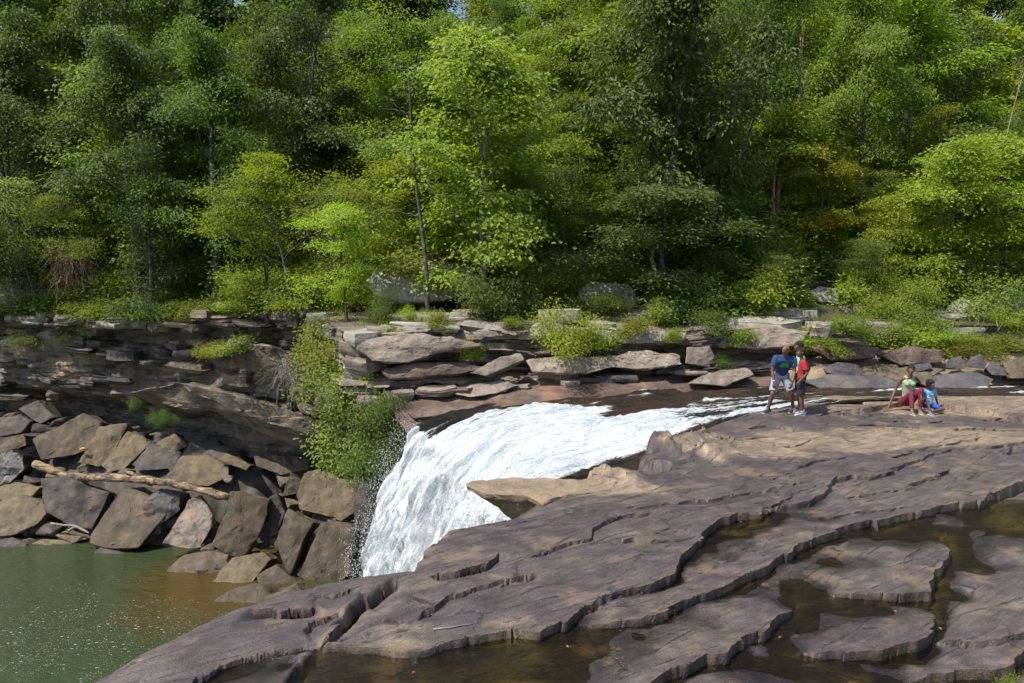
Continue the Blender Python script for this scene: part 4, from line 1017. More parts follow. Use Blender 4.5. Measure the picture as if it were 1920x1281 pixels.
def hull_rock(seed, name='boulder'):
    rg = random.Random(seed); bm = bmesh.new()
    for _ in range(14):
        bm.verts.new((rg.uniform(-.5, .5), rg.uniform(-.5, .5), rg.uniform(-.5, .5)))
    for sx in (-1, 1):
        for sy in (-1, 1):
            for sz in (-1, 1):
                if rg.random() < 0.75: bm.verts.new((sx * rg.uniform(.3, .5), sy * rg.uniform(.3, .5), sz * rg.uniform(.3, .5)))
    r = bmesh.ops.convex_hull(bm, input=bm.verts)
    bmesh.ops.delete(bm, geom=[v for v in bm.verts if not v.link_faces], context='VERTS')
    return rough_mesh(name, bm, 0.035, seed, 0.22, 0.03)
HULL = [hull_rock(300 + k) for k in range(9)]
def hull_obj(k, loc, size, rot, mat, label, group, name='boulder', cat='boulder'):
    me = HULL[k % len(HULL)]
    o = bpy.data.objects.new(name, me); COL.objects.link(o)
    if not me.materials: me.materials.append(mat)
    o.material_slots[0].link = 'OBJECT'; o.material_slots[0].material = mat
    o.location = loc; o.scale = size; o.rotation_euler = rot
    return tag(o, label, cat, group)
def rubble():
    rg = random.Random(12)
    for k in range(85):
        px = rg.uniform(-60, 690); top = np.interp(px, [0, 250, 330, 470, 600, 690], [775, 800, 830, 860, 880, 900])
        yw = np.interp(px, *POOLSHORE); py = rg.uniform(top + 5, yw + 4)
        Y = scree_Y(px, py); p = Py(px, py, Y + 0.5); s = rg.uniform(0.35, 1.15)
        hull_obj(rg.randrange(99), tuple(p), (s * rg.uniform(.8, 1.5), s, s * rg.uniform(.35, .7)), (rg.uniform(-.5, .5), rg.uniform(-.4, .4), rg.uniform(0, 6.28)), (mt := rg.choice([BOULD, BOULD, BOULDTAN, BOULDDARK, BOULDDARK])), '%s %s rubble block %s' % ('small' if s < .6 else 'middling' if s < .9 else 'large', {'boulder_rock': 'grey', 'tan_boulder_rock': 'tan', 'dark_boulder_rock': 'dark'}[mt.name], ('above the log' if py < 870 + px * .13 else 'below the log') + (' at the frame edge' if px < 70 else ' by the dark angular boulder' if px < 180 else ' by the leaning grey boulder' if px < 300 else ' by the orange-stained slab' if px < 400 else ' by the tall flat slab' if px < 520 else ' by the block at the falls')), 'rubble below the gorge wall')
rubble()

# outcrops and blocks on the far bank
OUT = [
 ('outcrop', [(683,525),(700,505),(760,494),(830,489),(880,494),(893,540),(845,562),(760,567),(700,556)], OUTCROP, 'broad pale grey outcrop at the foot of the bare dead tree', dict(Y=30.6, lean=1.0, thick=0.8)),
 ('outcrop', [(1083,545),(1110,527),(1180,533),(1197,560),(1182,584),(1120,582),(1090,572)], OUTCROP, 'pale lichened block left of the dark tree', dict(Y=29.6, lean=0.4, thick=0.7)),
 ('outcrop', [(1198,575),(1225,562),(1262,570),(1265,598),(1215,602)], BANK, 'shaded brownish block under the dark tree', dict(Y=29.4, lean=0.4)),
 ('outcrop', [(1515,548),(1535,536),(1585,540),(1600,556),(1590,572),(1540,566)], OUTCROP, 'pale sloping rock in the undergrowth above the boys', dict(Y=31.5, lean=0.9)),
 ('outcrop', [(1772,582),(1798,561),(1850,568),(1862,590),(1832,602),(1790,590)], OUTCROP, 'mossy flat-topped boulder above the seated child', dict(Y=30.5, lean=0.9)),
 ('outcrop', [(1748,594),(1775,590),(1798,606),(1795,618),(1770,612)], OUTCROP, 'pale wedge propped under the mossy boulder', dict(Y=29.8, lean=0.6)),
 ('outcrop', [(1410,606),(1440,594),(1490,597),(1502,606),(1470,612),(1425,612)], OUTCROP, 'flat grey slab on top of the bank behind the man', dict(Y=28.6, lean=1.2)),
 ('outcrop', [(380,578),(400,566),(470,568),(480,600),(400,606)], OUTCROP, 'flat pale ledge on the gorge rim below the wind-bent tree', dict(Y=39.0, lean=1.0)),
 ('boulder', [(1543,690),(1570,679),(1605,682),(1619,695),(1612,708),(1585,706),(1550,699)], SLATE, 'slate-blue boulder at the far water edge behind the boys', dict(Y=25.6, lean=0.6)),
 ('boulder', [(1779,690),(1784,671),(1802,667),(1813,688),(1800,694)], SLATE, 'squarish dark stone in the row behind the child', dict(Y=26.0, lean=0.4)),
 ('boulder', [(1814,688),(1822,669),(1840,667),(1852,682),(1846,692)], SLATE, 'peaked dark stone in the row behind the child', dict(Y=26.0, lean=0.4)),
 ('boulder', [(1850,692),(1862,679),(1882,690),(1898,706),(1860,703)], SLATE, 'sloping dark stone at the end of the row behind the child', dict(Y=25.8, lean=0.6)),
 ('boulder', [(1880,682),(1920,669),(1965,680),(1965,710),(1895,710)], BOULDTAN, 'tan boulder at the frame edge across the river', dict(Y=25.6, lean=0.7)),
 ('boulder', [(1508,716),(1560,701),(1640,703),(1702,713),(1692,729),(1540,730)], SLATE, 'long slate-blue ledge between the boys and the woman', dict(Y=25.0, lean=2.0, thick=.5)),
 ('boulder', [(1728,718),(1760,701),(1830,696),(1865,711),(1852,727),(1760,729)], SLATE, 'long slate-blue ledge behind the seated child', dict(Y=24.9, lean=2.0, thick=.5)),
 ('boulder', [(1650,712),(1680,690),(1730,685),(1770,692),(1740,715),(1690,720)], BOULDTAN, 'buff sloping slab behind the woman', dict(Y=25.4, lean=2.0, thick=.5)),
 ('boulder', [(1590,700),(1640,682),(1690,684),(1665,705),(1620,710)], BOULDTAN, 'buff flat slab between the slate boulder and the woman', dict(Y=25.8, lean=2.0, thick=.5)),
 ('boulder', [(727,727),(745,722),(800,720),(825,727),(810,742),(770,752),(738,745)], BOULDDARK, 'black block under the brown overhang at the head of the falls', dict(Y=25.6, lean=0.3)),
 ('boulder', [(1700,693),(1716,684),(1745,680),(1748,690),(1722,698)], SLATE, 'small dark wedge on the buff slab behind the woman', dict(Y=25.9, lean=.6)),
]
for i, (nm, poly, mat, lab, kw) in enumerate(OUT):
    traced_rock(nm, poly, mat, lab, seed=70 + i, cat='rock', **kw)

def lip_rock():
    """the buff ledge jutting out over the falls"""
    top = [(874,909),(884,903),(910,897),(960,894),(1010,896),(1060,897),(1120,902),(1150,915),(1090,925),(1040,936),(1018,944),(1004,938),(985,930),(950,928),(915,926),(893,918)]
    tp = np.array([Pz(x, y, -0.02) for x, y in top]); c = tp.mean(0)
    bm = bmesh.new(); rings = []
    for zz, sh, dx in ((0.0, 1.0, 0), (-0.10, 1.0, 0.02), (-0.16, 0.94, 0.1), (-0.42, 0.80, 0.34), (-0.75, 0.62, 0.62)):
        r = []
        for k, p in enumerate(tp):
            q = c + (p - c) * np.array((sh, sh, 1)) + np.array((dx, 0, zz + 0.02 * math.sin(k * 2.3)))
            r.append(bm.verts.new(q))
        rings.append(r)
    n = len(top)
    bm.faces.new(rings[0])
    for a, b in zip(rings[:-1], rings[1:]):
        for k in range(n): bm.faces.new((a[k], a[(k + 1) % n], b[(k + 1) % n], b[k]))
    bm.faces.new(rings[-1][::-1])
    me = rough_mesh('overhanging_ledge', bm, 0.03, 3, 0.12, 0.015)
    me.materials.append(LIP)
    tag(link('overhanging_ledge', me), 'buff rock ledge jutting out over the white water', 'ledge')
lip_rock()

def log():
    pts = [(66,868),(90,880),(120,890),(165,896),(232,897),(300,903),(360,915),(430,932)]
    P = np.array([Py(x, y, scree_Y(x, y + 30) - 0.6) for x, y in pts]); P = catmull(P, 40)
    org = P[0].copy()
    rg = np.random.RandomState(2)
    P = P + rg.normal(0, 0.025, P.shape)
    V, F = tube(P - org, 0.20 + 0.025 * np.sin(np.arange(40) * .9) - np.linspace(0, .03, 40), 12)
    e = empty('fallen_log', org)
    t = NT('stripped_log'); p = t.pos()
    n = t.noise(t.mapping(p, (1.2, 3, 5)), 1.5, 6, .65)
    c = t.ramp(n, [(.38, (.06, .04, .025)), (.46, (.15, .10, .055)), (.6, (.34, .235, .135))])
    c = t.mix(t.ramp(t.noise(p, 2.2, 6, .7), [(.52, 0.), (.58, .9)]), c, (.035, .025, .02))
    t.put(t.b.inputs['Base Color'], c); t.b.inputs['Roughness'].default_value = .8; t.l(t.bump(n, .8, .08), t.b.inputs['Normal'])
    link('trunk', mesh_from('trunk', V, F, True), t.m, e)
    q = Py(235, 884, scree_Y(235, 920) - 0.4) - org; q2 = Py(262, 896, scree_Y(262, 926) - 0.7) - org
    V, F = tube(np.array([q, (q + q2) / 2 + [0, 0, .05], q2]), [.06, .10, .12], 7)
    link('branch_stub', mesh_from('branch_stub', V, F, True), t.m, e)
    tag(e, 'long bark-stripped log lying across the boulders', 'log')
    # driftwood sticks
    for lab, pts in (('thin pale driftwood branch by the leaning grey boulder', [(95, 982), (120, 985), (140, 986), (166, 998)]), ('pale driftwood root beside the dark angular boulder', [(128, 996), (142, 988), (155, 994), (167, 1000)])):
        P = catmull(np.array([Py(x, y, scree_Y(x, y + 12) - 0.3) for x, y in pts]), 10)
        V, F = tube(P - P[0], np.linspace(.07, .03, 10), 6)
        tag(link('driftwood', mesh_from('driftwood', V, F, True), DEADM(), None, P[0]), lab, 'driftwood')
    P = np.array([Py(150, 843, scree_Y(150, 846) - 0.9), Py(156, 841, scree_Y(150, 846) - 1.0), Py(164, 843, scree_Y(150, 846) - 0.9)])
    V, F = tube(P - P[0], [.05, .07, .05], 8)
    t = NT('orange_plastic'); t.b.inputs['Base Color'].default_value = (.75, .26, .02, 1); t.b.inputs['Roughness'].default_value = .4
    tag(link('float', mesh_from('float', V, F, True), t.m, None, P[0]), 'small orange float stranded among the boulders', 'float')
_dm = []
def DEADM():
    if not _dm:
        t = NT('driftwood'); t.b.inputs['Roughness'].default_value = .9
        t.put(t.b.inputs['Base Color'], t.ramp(t.noise(t.pos(), 8, 4), [(.35, (.14, .12, .10)), (.65, (.30, .26, .22))])); _dm.append(t.m)
    return _dm[0]
log()

# the large beds one can pick out in the far bank and the gorge wall
BEDS = [
 ([(668,655),(682,633),(760,626),(850,634),(905,642),(900,652),(830,658),(765,682),(700,678)], BANK, dict(Y=25.3, lean=0.25, thick=.5)),
 ([(712,694),(760,682),(870,676),(908,690),(870,702),(730,712)], RED, dict(Y=25.35, lean=0.5, thick=.5)),
 ([(700,640),(722,614),(830,609),(925,606),(1055,612),(1056,634),(935,640),(880,633),(790,636)], OUTCROP, dict(Y=26.3, lean=0.6, thick=.35)),
 ([(1056,634),(1058,612),(1200,615),(1290,622),(1285,640),(1180,645)], OUTCROP, dict(Y=26.4, lean=0.5, thick=.35)),
 ([(878,700),(940,670),(975,662),(985,674),(910,706)], BANK, dict(Y=25.2, lean=0.5, thick=.5)),
 ([(985,676),(1060,666),(1110,668),(1150,688),(1100,702),(1000,698)], BANK, dict(Y=25.4, lean=0.6, thick=.5)),
 ([(1110,670),(1195,657),(1276,664),(1282,684),(1190,694),(1135,688)], BANK, dict(Y=25.5, lean=0.6, thick=.5)),
 ([(1286,682),(1288,652),(1330,650),(1342,668),(1325,688)], BANK, dict(Y=25.6, lean=0.15, thick=.6)),
 ([(1345,650),(1365,626),(1440,612),(1520,620),(1500,648),(1420,655)], BANK, dict(Y=26.6, lean=0.5, thick=.4)),
 ([(1290,720),(1330,698),(1400,690),(1412,704),(1360,724)], BANK, dict(Y=25.2, lean=0.9, thick=.5)),
 ([(1000,722),(1060,708),(1130,712),(1180,722),(1120,736),(1030,738)], BOULDDARK, dict(Y=25.5, lean=0.9, thick=.5)),
 ([(845,738),(900,716),(945,714),(975,722),(930,738),(880,746)], BANK, dict(Y=24.9, lean=1.2, thick=.5)),
 ([(1520,650),(1580,640),(1650,652),(1640,672),(1560,676)], RED, dict(Y=26.4, lean=0.6, thick=.5)),
 ([(1640,662),(1700,650),(1770,658),(1765,680),(1690,686)], RED, dict(Y=26.4, lean=0.6, thick=.5)),
 ([(775,785),(760,772),(820,756),(900,752),(930,760),(870,775)], RED, dict(Y=23.9, lean=2.2, thick=.4)),
]
for i, (poly, mat, kw) in enumerate(BEDS):
    o = traced_rock('stone', poly, mat, None, seed=130 + i, cat=None, amp=.06, **kw); o.parent = bank
GBEDS = [
 ([(236,738),(330,716),(420,735),(520,762),(610,790),(648,828),(560,838),(480,806),(380,772),(285,758)], CLIFF, dict(Y=38.7, lean=-0.45, skew=-.42, thick=.3, shrink=.9)),
 ([(430,640),(520,650),(640,690),(690,740),(600,745),(500,710),(440,680)], CLIFF, dict(Y=36.6, lean=-0.3, skew=-.5, thick=.3, shrink=.9)),
 ([(0,640),(90,622),(190,640),(260,665),(200,690),(90,680),(0,690)], CLIFF, dict(Y=43.8, lean=-.3, skew=-.3, thick=.3, shrink=.9)),
 ([(150,610),(260,604),(360,612),(430,635),(330,650),(220,640)], BOULDDARK, dict(Y=41.4, lean=-.2, skew=-.4, thick=.3, shrink=.9)),
]
for i, (poly, mat, kw) in enumerate(GBEDS):
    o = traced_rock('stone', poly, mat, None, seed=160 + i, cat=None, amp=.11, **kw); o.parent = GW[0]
# ------------------------------------------------------------------ foliage and bark
def leaf_material(name, c0, c1, c2, trans=0.42, gloss=0.22, rough=0.5):
    t = NT(name)
    lv = t.attr('lv'); cl = t.attr('cl')
    oi = t.n('ShaderNodeObjectInfo')
    k = t.math('ADD', t.math('MULTIPLY', lv, 0.55), t.math('MULTIPLY', cl, 0.45))
    col = t.ramp(k, [(0.05, c0), (0.5, c1), (0.95, c2)])
    hs = t.n('ShaderNodeHueSaturation'); t.l(col, hs.inputs['Color'])
    t.put(hs.inputs['Hue'], t.math('ADD', 0.485, t.math('MULTIPLY', oi.outputs['Random'], 0.03)))
    t.put(hs.inputs['Value'], t.math('ADD', 0.82, t.math('MULTIPLY', oi.outputs['Random'], 0.36)))
    t.l(hs.outputs[0], t.b.inputs['Base Color'])
    t.b.inputs['Roughness'].default_value = rough; t.b.inputs['Specular IOR Level'].default_value = gloss
    tl = t.n('ShaderNodeBsdfTranslucent')
    br = t.mix(1.0, hs.outputs[0], (1.5, 1.7, 0.5), 'MULTIPLY'); t.l(br, tl.inputs[0])
    mx = t.n('ShaderNodeMixShader'); mx.inputs[0].default_value = trans
    t.l(t.b.outputs[0], mx.inputs[1]); t.l(tl.outputs[0], mx.inputs[2]); t.l(mx.outputs[0], t.out.inputs['Surface'])
    return t.m
LM = {
 'dark':   leaf_material('dark_leaves',   (0.055, 0.082, 0.025), (0.099, 0.135, 0.038), (0.171, 0.200, 0.059), 0.38, 0.28, 0.48),
 'deep':   leaf_material('deep_green_leaves', (0.059, 0.095, 0.023), (0.114, 0.160, 0.037), (0.193, 0.232, 0.056), 0.42, 0.28),
 'mid':    leaf_material('green_leaves',  (0.089, 0.128, 0.024), (0.168, 0.213, 0.041), (0.261, 0.287, 0.059), 0.44),
 'bright': leaf_material('bright_green_leaves', (0.120, 0.167, 0.027), (0.224, 0.271, 0.046), (0.316, 0.336, 0.061), 0.46),
 'yellow': leaf_material('yellow_green_leaves', (0.129, 0.182, 0.025), (0.241, 0.304, 0.043), (0.360, 0.394, 0.061), 0.46),
 'lime':   leaf_material('lime_leaves', (0.159, 0.211, 0.028), (0.274, 0.331, 0.046), (0.394, 0.413, 0.063), 0.46),
 'olive':  leaf_material('olive_leaves',  (0.101, 0.125, 0.017), (0.180, 0.208, 0.031), (0.273, 0.283, 0.053), 0.40),
 'pale':   leaf_material('pale_leaves',   (0.111, 0.148, 0.032), (0.200, 0.235, 0.059), (0.305, 0.333, 0.105), 0.38),
 'rust':   leaf_material('rusty_leaves',  (0.126, 0.165, 0.014), (0.210, 0.253, 0.021), (0.420, 0.220, 0.034), 0.42),
 'cedar':  leaf_material('cedar_needles', (0.030, 0.051, 0.014), (0.060, 0.087, 0.021), (0.106, 0.127, 0.032), 0.25),
}
def bark_material(name, a, b, bump=0.9):
    t = NT(name); p = t.pos()
    n = t.noise(t.mapping(p, (6, 6, 1.1)), 2.0, 6, 0.65)
    c = t.ramp(n, [(0.35, a), (0.65, b)])
    c = t.mix(t.ramp(t.noise(p, 3, 5, 0.7), [(0.55, 0.0), (0.62, 0.5)]), c, (0.26, 0.26, 0.23))
    t.put(t.b.inputs['Base Color'], c); t.b.inputs['Roughness'].default_value = 0.9
    t.l(t.bump(n, bump, 0.05), t.b.inputs['Normal'])
    return t.m
BARK = bark_material('dark_bark', (0.035, 0.028, 0.022), (0.10, 0.085, 0.068))
BARKG = bark_material('grey_bark', (0.10, 0.085, 0.07), (0.27, 0.24, 0.20))
DEAD = bark_material('bleached_wood', (0.13, 0.115, 0.10), (0.36, 0.33, 0.29))
DEADRED = bark_material('reddish_dead_wood', (0.16, 0.09, 0.06), (0.33, 0.21, 0.15))
LOGM = bark_material('log_wood', (0.20, 0.13, 0.07), (0.46, 0.33, 0.19))

def leaf_mesh(name, C, D, Nn, size, cl, rg, aspect=0.5, fold=0.10):
    """one four-point leaf per centre C, along D, facing Nn"""
    n = len(C)
    l = size * rg.uniform(0.7, 1.3, n)[:, None]
    S = np.cross(D, Nn); S /= np.linalg.norm(S, axis=1)[:, None] + 1e-9
    a = C; b = C + D * l * 0.45 + S * l * aspect * 0.5 + Nn * l * fold; c = C + D * l; d = C + D * l * 0.45 - S * l * aspect * 0.5 + Nn * l * fold
    V = np.stack([a, b, c, d], 1).reshape(-1, 3)
    F = np.arange(4 * n).reshape(n, 4)
    me = mesh_from(name, V, F, False)
    add_float(me, 'lv', np.repeat(rg.rand(n), 4)); add_float(me, 'cl', np.repeat(cl, 4))
    return me
def unit(v): return v / (np.linalg.norm(v, axis=-1, keepdims=True) + 1e-9)

def curve_pts(p0, d0, length, n, rg, bend=0.25, up=0.0):
    p = [np.array(p0, float)]; d = np.array(d0, float)
    for k in range(n):
        d = d + rg.normal(0, bend / n ** 0.5, 3) + np.array((0, 0, up / n)); d /= np.linalg.norm(d)
        p.append(p[-1] + d * length / n)
    return np.array(p)

def make_tree(seed, H=12.0, tr=0.17, base=0.3, R=3.2, nb=16, n_leaf=16000, leaf=0.16, style='broad', lean=0.3, stems=1, flat=0.35, droop=0.25, aspect=0.5, top=0.35, sig=0.42, sub=5):
    """returns (wood mesh, leaf mesh): a tapered trunk with limbs and twigs, leaves in sprays at the twig ends"""
    rg = np.random.RandomState(seed)
    wood = []; tips = []; tipd = []
    for st in range(stems):
        a0 = rg.uniform(0, 6.28)
        d0 = np.array((math.cos(a0) * 0.18 * (stems > 1), math.sin(a0) * 0.18 * (stems > 1), 1.0)) + rg.normal(0, 0.04, 3)
        tk = curve_pts((0, 0, -0.3), unit(d0), H * rg.uniform(0.92, 1.0), 12, rg, lean * 0.5, 0.12)
        rad = tr / stems ** 0.5 * (1 - 0.88 * np.linspace(0, 1, len(tk)) ** 0.9); rad[0] *= 1.45
        wood.append(tube(tk, rad, 8))
        for b in range(nb // stems):
            h = base + (0.97 - base) * ((b + rg.rand()) / (nb // stems))
            k = h * 12; i = min(int(k), 11); p = tk[i] + (tk[i + 1] - tk[i]) * (k - i)
            hh = (h - base) / (1 - base)
            prof = (1 - hh) ** 0.75 if style == 'conifer' else (math.sin(math.pi * min(1, max(0.0, hh * 0.82 + 0.20))) ** 0.6)
            Lb = R * max(prof, 0.4) * rg.uniform(0.55, 1.25)
            az = b * 2.39996 + rg.uniform(-0.5, 0.5) + a0
            el = (0.05 if style == 'conifer' else 0.25) + (0.2 if style == 'conifer' else 0.8) * hh + rg.uniform(-0.15, 0.2)
            d = np.array((math.cos(az) * math.cos(el), math.sin(az) * math.cos(el), math.sin(el)))
            br = curve_pts(p, d, Lb, 6, rg, 0.45, -0.15 if style != 'broad' else 0.1)
            r0 = max(0.012, rad[min(i, len(rad) - 1)] * 0.45)
            wood.append(tube(br, np.linspace(r0, 0.012, 7), 5, False))
            tips.append(br[-1]); tipd.append(unit(br[-1] - br[-2]))
            for s_ in range(sub):
                k = rg.uniform(1.6, 6.0); i2 = min(int(k), 5); q = br[i2] + (br[i2 + 1] - br[i2]) * (k - i2)
                dd = unit(unit(br[i2 + 1] - br[i2]) + rg.normal(0, 0.75, 3) * np.array((1, 1, 0.45)))
                tw = curve_pts(q, dd, Lb * rg.uniform(0.22, 0.5), 4, rg, 0.5, 0.0)
                wood.append(tube(tw, np.linspace(max(0.009, r0 * 0.4), 0.007, 5), 4, False))
                for f in (2, 3, 4): tips.append(tw[f]); tipd.append(unit(tw[f] - tw[f - 1]))
    tips = np.array(tips); tipd = np.array(tipd); m = len(tips)
    per = rg.dirichlet(np.ones(m) * 2.2) * n_leaf
    idx = np.repeat(np.arange(m), np.maximum(1, per.astype(int)))
    n = len(idx)
    off = rg.normal(0, 1, (n, 3)) * np.array((sig, sig, sig * flat))
    # sprays hang a little outward of the twig
    C = tips[idx] + off - np.array((0, 0, 1)) * (np.hypot(off[:, 0], off[:, 1]) ** 2)[:, None] * droop * 0.8
    out = C.copy(); out[:, 2] = 0; out = unit(out)
    D = unit(unit(off + 0.3 * tipd[idx]) * np.array((1, 1, 0.3)) + rg.normal(0, 0.45, (n, 3)) - np.array((0, 0, droop * 1.3)))
    Nn = unit(np.array((0, 0, 1.0)) + 0.75 * out + rg.normal(0, 0.5, (n, 3)))
    Nn = unit(Nn - D * (Nn * D).sum(1)[:, None])
    cl = np.clip(0.5 + 0.28 * rg.normal(size=m), 0, 1)[idx]
    lm = leaf_mesh('crown', C, D, Nn, leaf, cl, rg, aspect)
    V, F = merge(wood)
    wm = mesh_from('trunk', V, F, True)
    return wm, lm

def make_bush(seed, n_leaf=3500, leaf=0.09, stems=9, aspect=0.5, droop=0.15, arch=0.5, sig=0.16):
    """unit bush: about 1 m tall and 1 m across at scale 1"""
    rg = np.random.RandomState(seed); wood = []; tips = []
    for s_ in range(stems):
        az = s_ * 2.4 + rg.uniform(-.4, .4); el = rg.uniform(0.5, 1.4)
        d = np.array((math.cos(az) * math.cos(el), math.sin(az) * math.cos(el), math.sin(el)))
        br = curve_pts((rg.uniform(-.08, .08), rg.uniform(-.08, .08), -0.05), d, rg.uniform(0.55, 1.05), 6, rg, 0.5, 0.1 - 0.5 * arch * rg.rand())
        wood.append(tube(br, np.linspace(0.014, 0.004, 7), 4, False))
        for k in (2, 3, 4, 5, 6): tips.append(br[k])
        for q in range(4):
            k = rg.randint(1, 6); tw = curve_pts(br[k], unit(d + rg.normal(0, 0.7, 3)), rg.uniform(0.15, 0.4), 3, rg, 0.4)
            wood.append(tube(tw, np.linspace(0.007, 0.003, 4), 3, False)); tips += [tw[2], tw[3]]
    tips = np.array(tips); m = len(tips)
    idx = np.repeat(np.arange(m), np.maximum(1, (rg.dirichlet(np.ones(m) * 2.5) * n_leaf).astype(int))); n = len(idx)
    off = rg.normal(0, 1, (n, 3)) * np.array((sig, sig, sig * 0.5))
    C = tips[idx] + off; C[:, 2] = np.maximum(C[:, 2], -0.02)
    D = unit(off + rg.normal(0, 0.12, (n, 3)) - np.array((0, 0, droop * 0.3)))
    Nn = unit(np.array((0, -0.15, 0.9)) + 0.8 * unit(C) + rg.normal(0, 0.4, (n, 3))); Nn = unit(Nn - D * (Nn * D).sum(1)[:, None])
    lm = leaf_mesh('foliage', C, D, Nn, leaf, np.clip(0.5 + 0.28 * rg.normal(size=m), 0, 1)[idx], rg, aspect)
    V, F = merge(wood)
    return mesh_from('stem', V, F, True), lm

def place_plant(proto, name, loc, rz=0.0, scale=1.0, leaf='mid', bark=BARK, label=None, cat='tree', group=None, parts=('trunk', 'crown'), tilt=(0, 0)):
    wm, lm = proto
    e = empty(name, loc, rz, scale); e.rotation_euler = (tilt[0], tilt[1], rz)
    for me, nm, mat in ((wm, parts[0], bark), (lm, parts[1], LM[leaf] if leaf else None)):
        if me is None: continue
        o = bpy.data.objects.new(nm, me); COL.objects.link(o); o.parent = e
        if not me.materials: me.materials.append(mat)
        o.material_slots[0].link = 'OBJECT'; o.material_slots[0].material = mat
    tag(e, label, cat, group)
    return e

OAK = [make_tree(11 + k, 15.0, 0.32, (0.14, 0.36)[k % 2], 3.9, 24, 24000, 0.20, stems=1 + k // 2, lean=0.6, flat=0.4, droop=0.3, sig=0.5) for k in range(4)]
MAPLE = [make_tree(31 + k, 11.0, 0.16, 0.12, 3.4, 22, 22000, 0.17, lean=0.45, flat=0.22, droop=0.3, aspect=0.75, sig=0.46) for k in range(3)]
MAGNOLIA = [make_tree(51 + k, 14.0, 0.26, 0.2, 4.0, 22, 19000, 0.25, lean=0.6, flat=0.45, droop=0.55, aspect=0.46, sig=0.5, stems=2) for k in range(2)]
AIRY = [make_tree(71 + k, 7.0, 0.09, 0.1, 2.3, 20, 13000, 0.105, lean=0.6, flat=0.3, droop=0.15, sig=0.36, stems=2, aspect=0.55) for k in range(3)]
LAYER = [make_tree(91 + k, 8.0, 0.10, 0.18, 2.6, 14, 12000, 0.16, lean=0.4, flat=0.24, droop=0.25, sig=0.5, aspect=0.6) for k in range(3)]
CEDAR = [make_tree(111, 8.0, 0.12, 0.06, 1.7, 44, 16000, 0.13, 'conifer', lean=0.1, flat=0.6, droop=0.3, aspect=0.2, sig=0.24, sub=4)]
BUSH = [make_bush(200 + k, 2600, 0.085) for k in range(4)]
BUSHBIG = [make_bush(220 + k, 4200, 0.060, stems=13, sig=0.13) for k in range(3)]
BUSHFINE = [make_bush(240 + k, 4200, 0.045, stems=15, arch=1.2, aspect=0.35, sig=0.12) for k in range(3)]

def gz(x, y):
    return float(hill_z(np.array([x], float), np.array([y], float))[0][0])
def ground_at(px, Y):
    """spot on the slope whose sight line passes column px at distance Y"""
    x = (px - W0 / 2) / FPX * Y
    return (x, Y, gz(x, Y))
def fit(px, ybase, ytop, Y):
    """foot on the slope at column px, distance Y; scale so the plant reaches from there to image row ytop"""
    g = ground_at(px, Y); topz = Py(px, ytop, Y)[2]
    return g, topz - g[2]

CNAME = {'dark': 'dark green', 'deep': 'deep green', 'mid': 'green', 'bright': 'bright green', 'yellow': 'yellow-green', 'lime': 'lime-green', 'olive': 'olive', 'pale': 'pale', 'rust': 'reddish-tipped', 'cedar': 'dull'}
MARKS = [(60, 'at the frame edge above the gorge'), (200, 'behind the dead twig tangle'), (330, 'behind the dull dark cedar'), (470, 'behind the bent black trunk'), (570, 'behind the olive twiggy tree'), (690, 'behind the lime-green corner tree'), (790, 'behind the bare dead tree'), (890, 'behind the smaller bright maple'), (985, 'behind the tall bright maple'), (1090, 'between the maples and the huge dark tree'), (1190, 'just before the huge dark tree'), (1300, 'behind the huge dark forked tree'), (1420, 'past the dark glossy pair'), (1520, 'behind the reddish curved trunk'), (1610, 'behind the reddish-tipped sapling'), (1700, 'behind the layered sapling'), (1790, 'above the mossy boulder'), (1880, 'above the seated child'), (9999, 'at the frame edge above the seated pair')]
def mark(px): return next(m for a, m in MARKS if px < a)
ROWS = {33: 'low front', 36: 'young second-row', 38: 'tall', 45: 'tall third-row', 53: 'tall upper-slope', 64: 'high-slope', 82: 'ridge-top'}
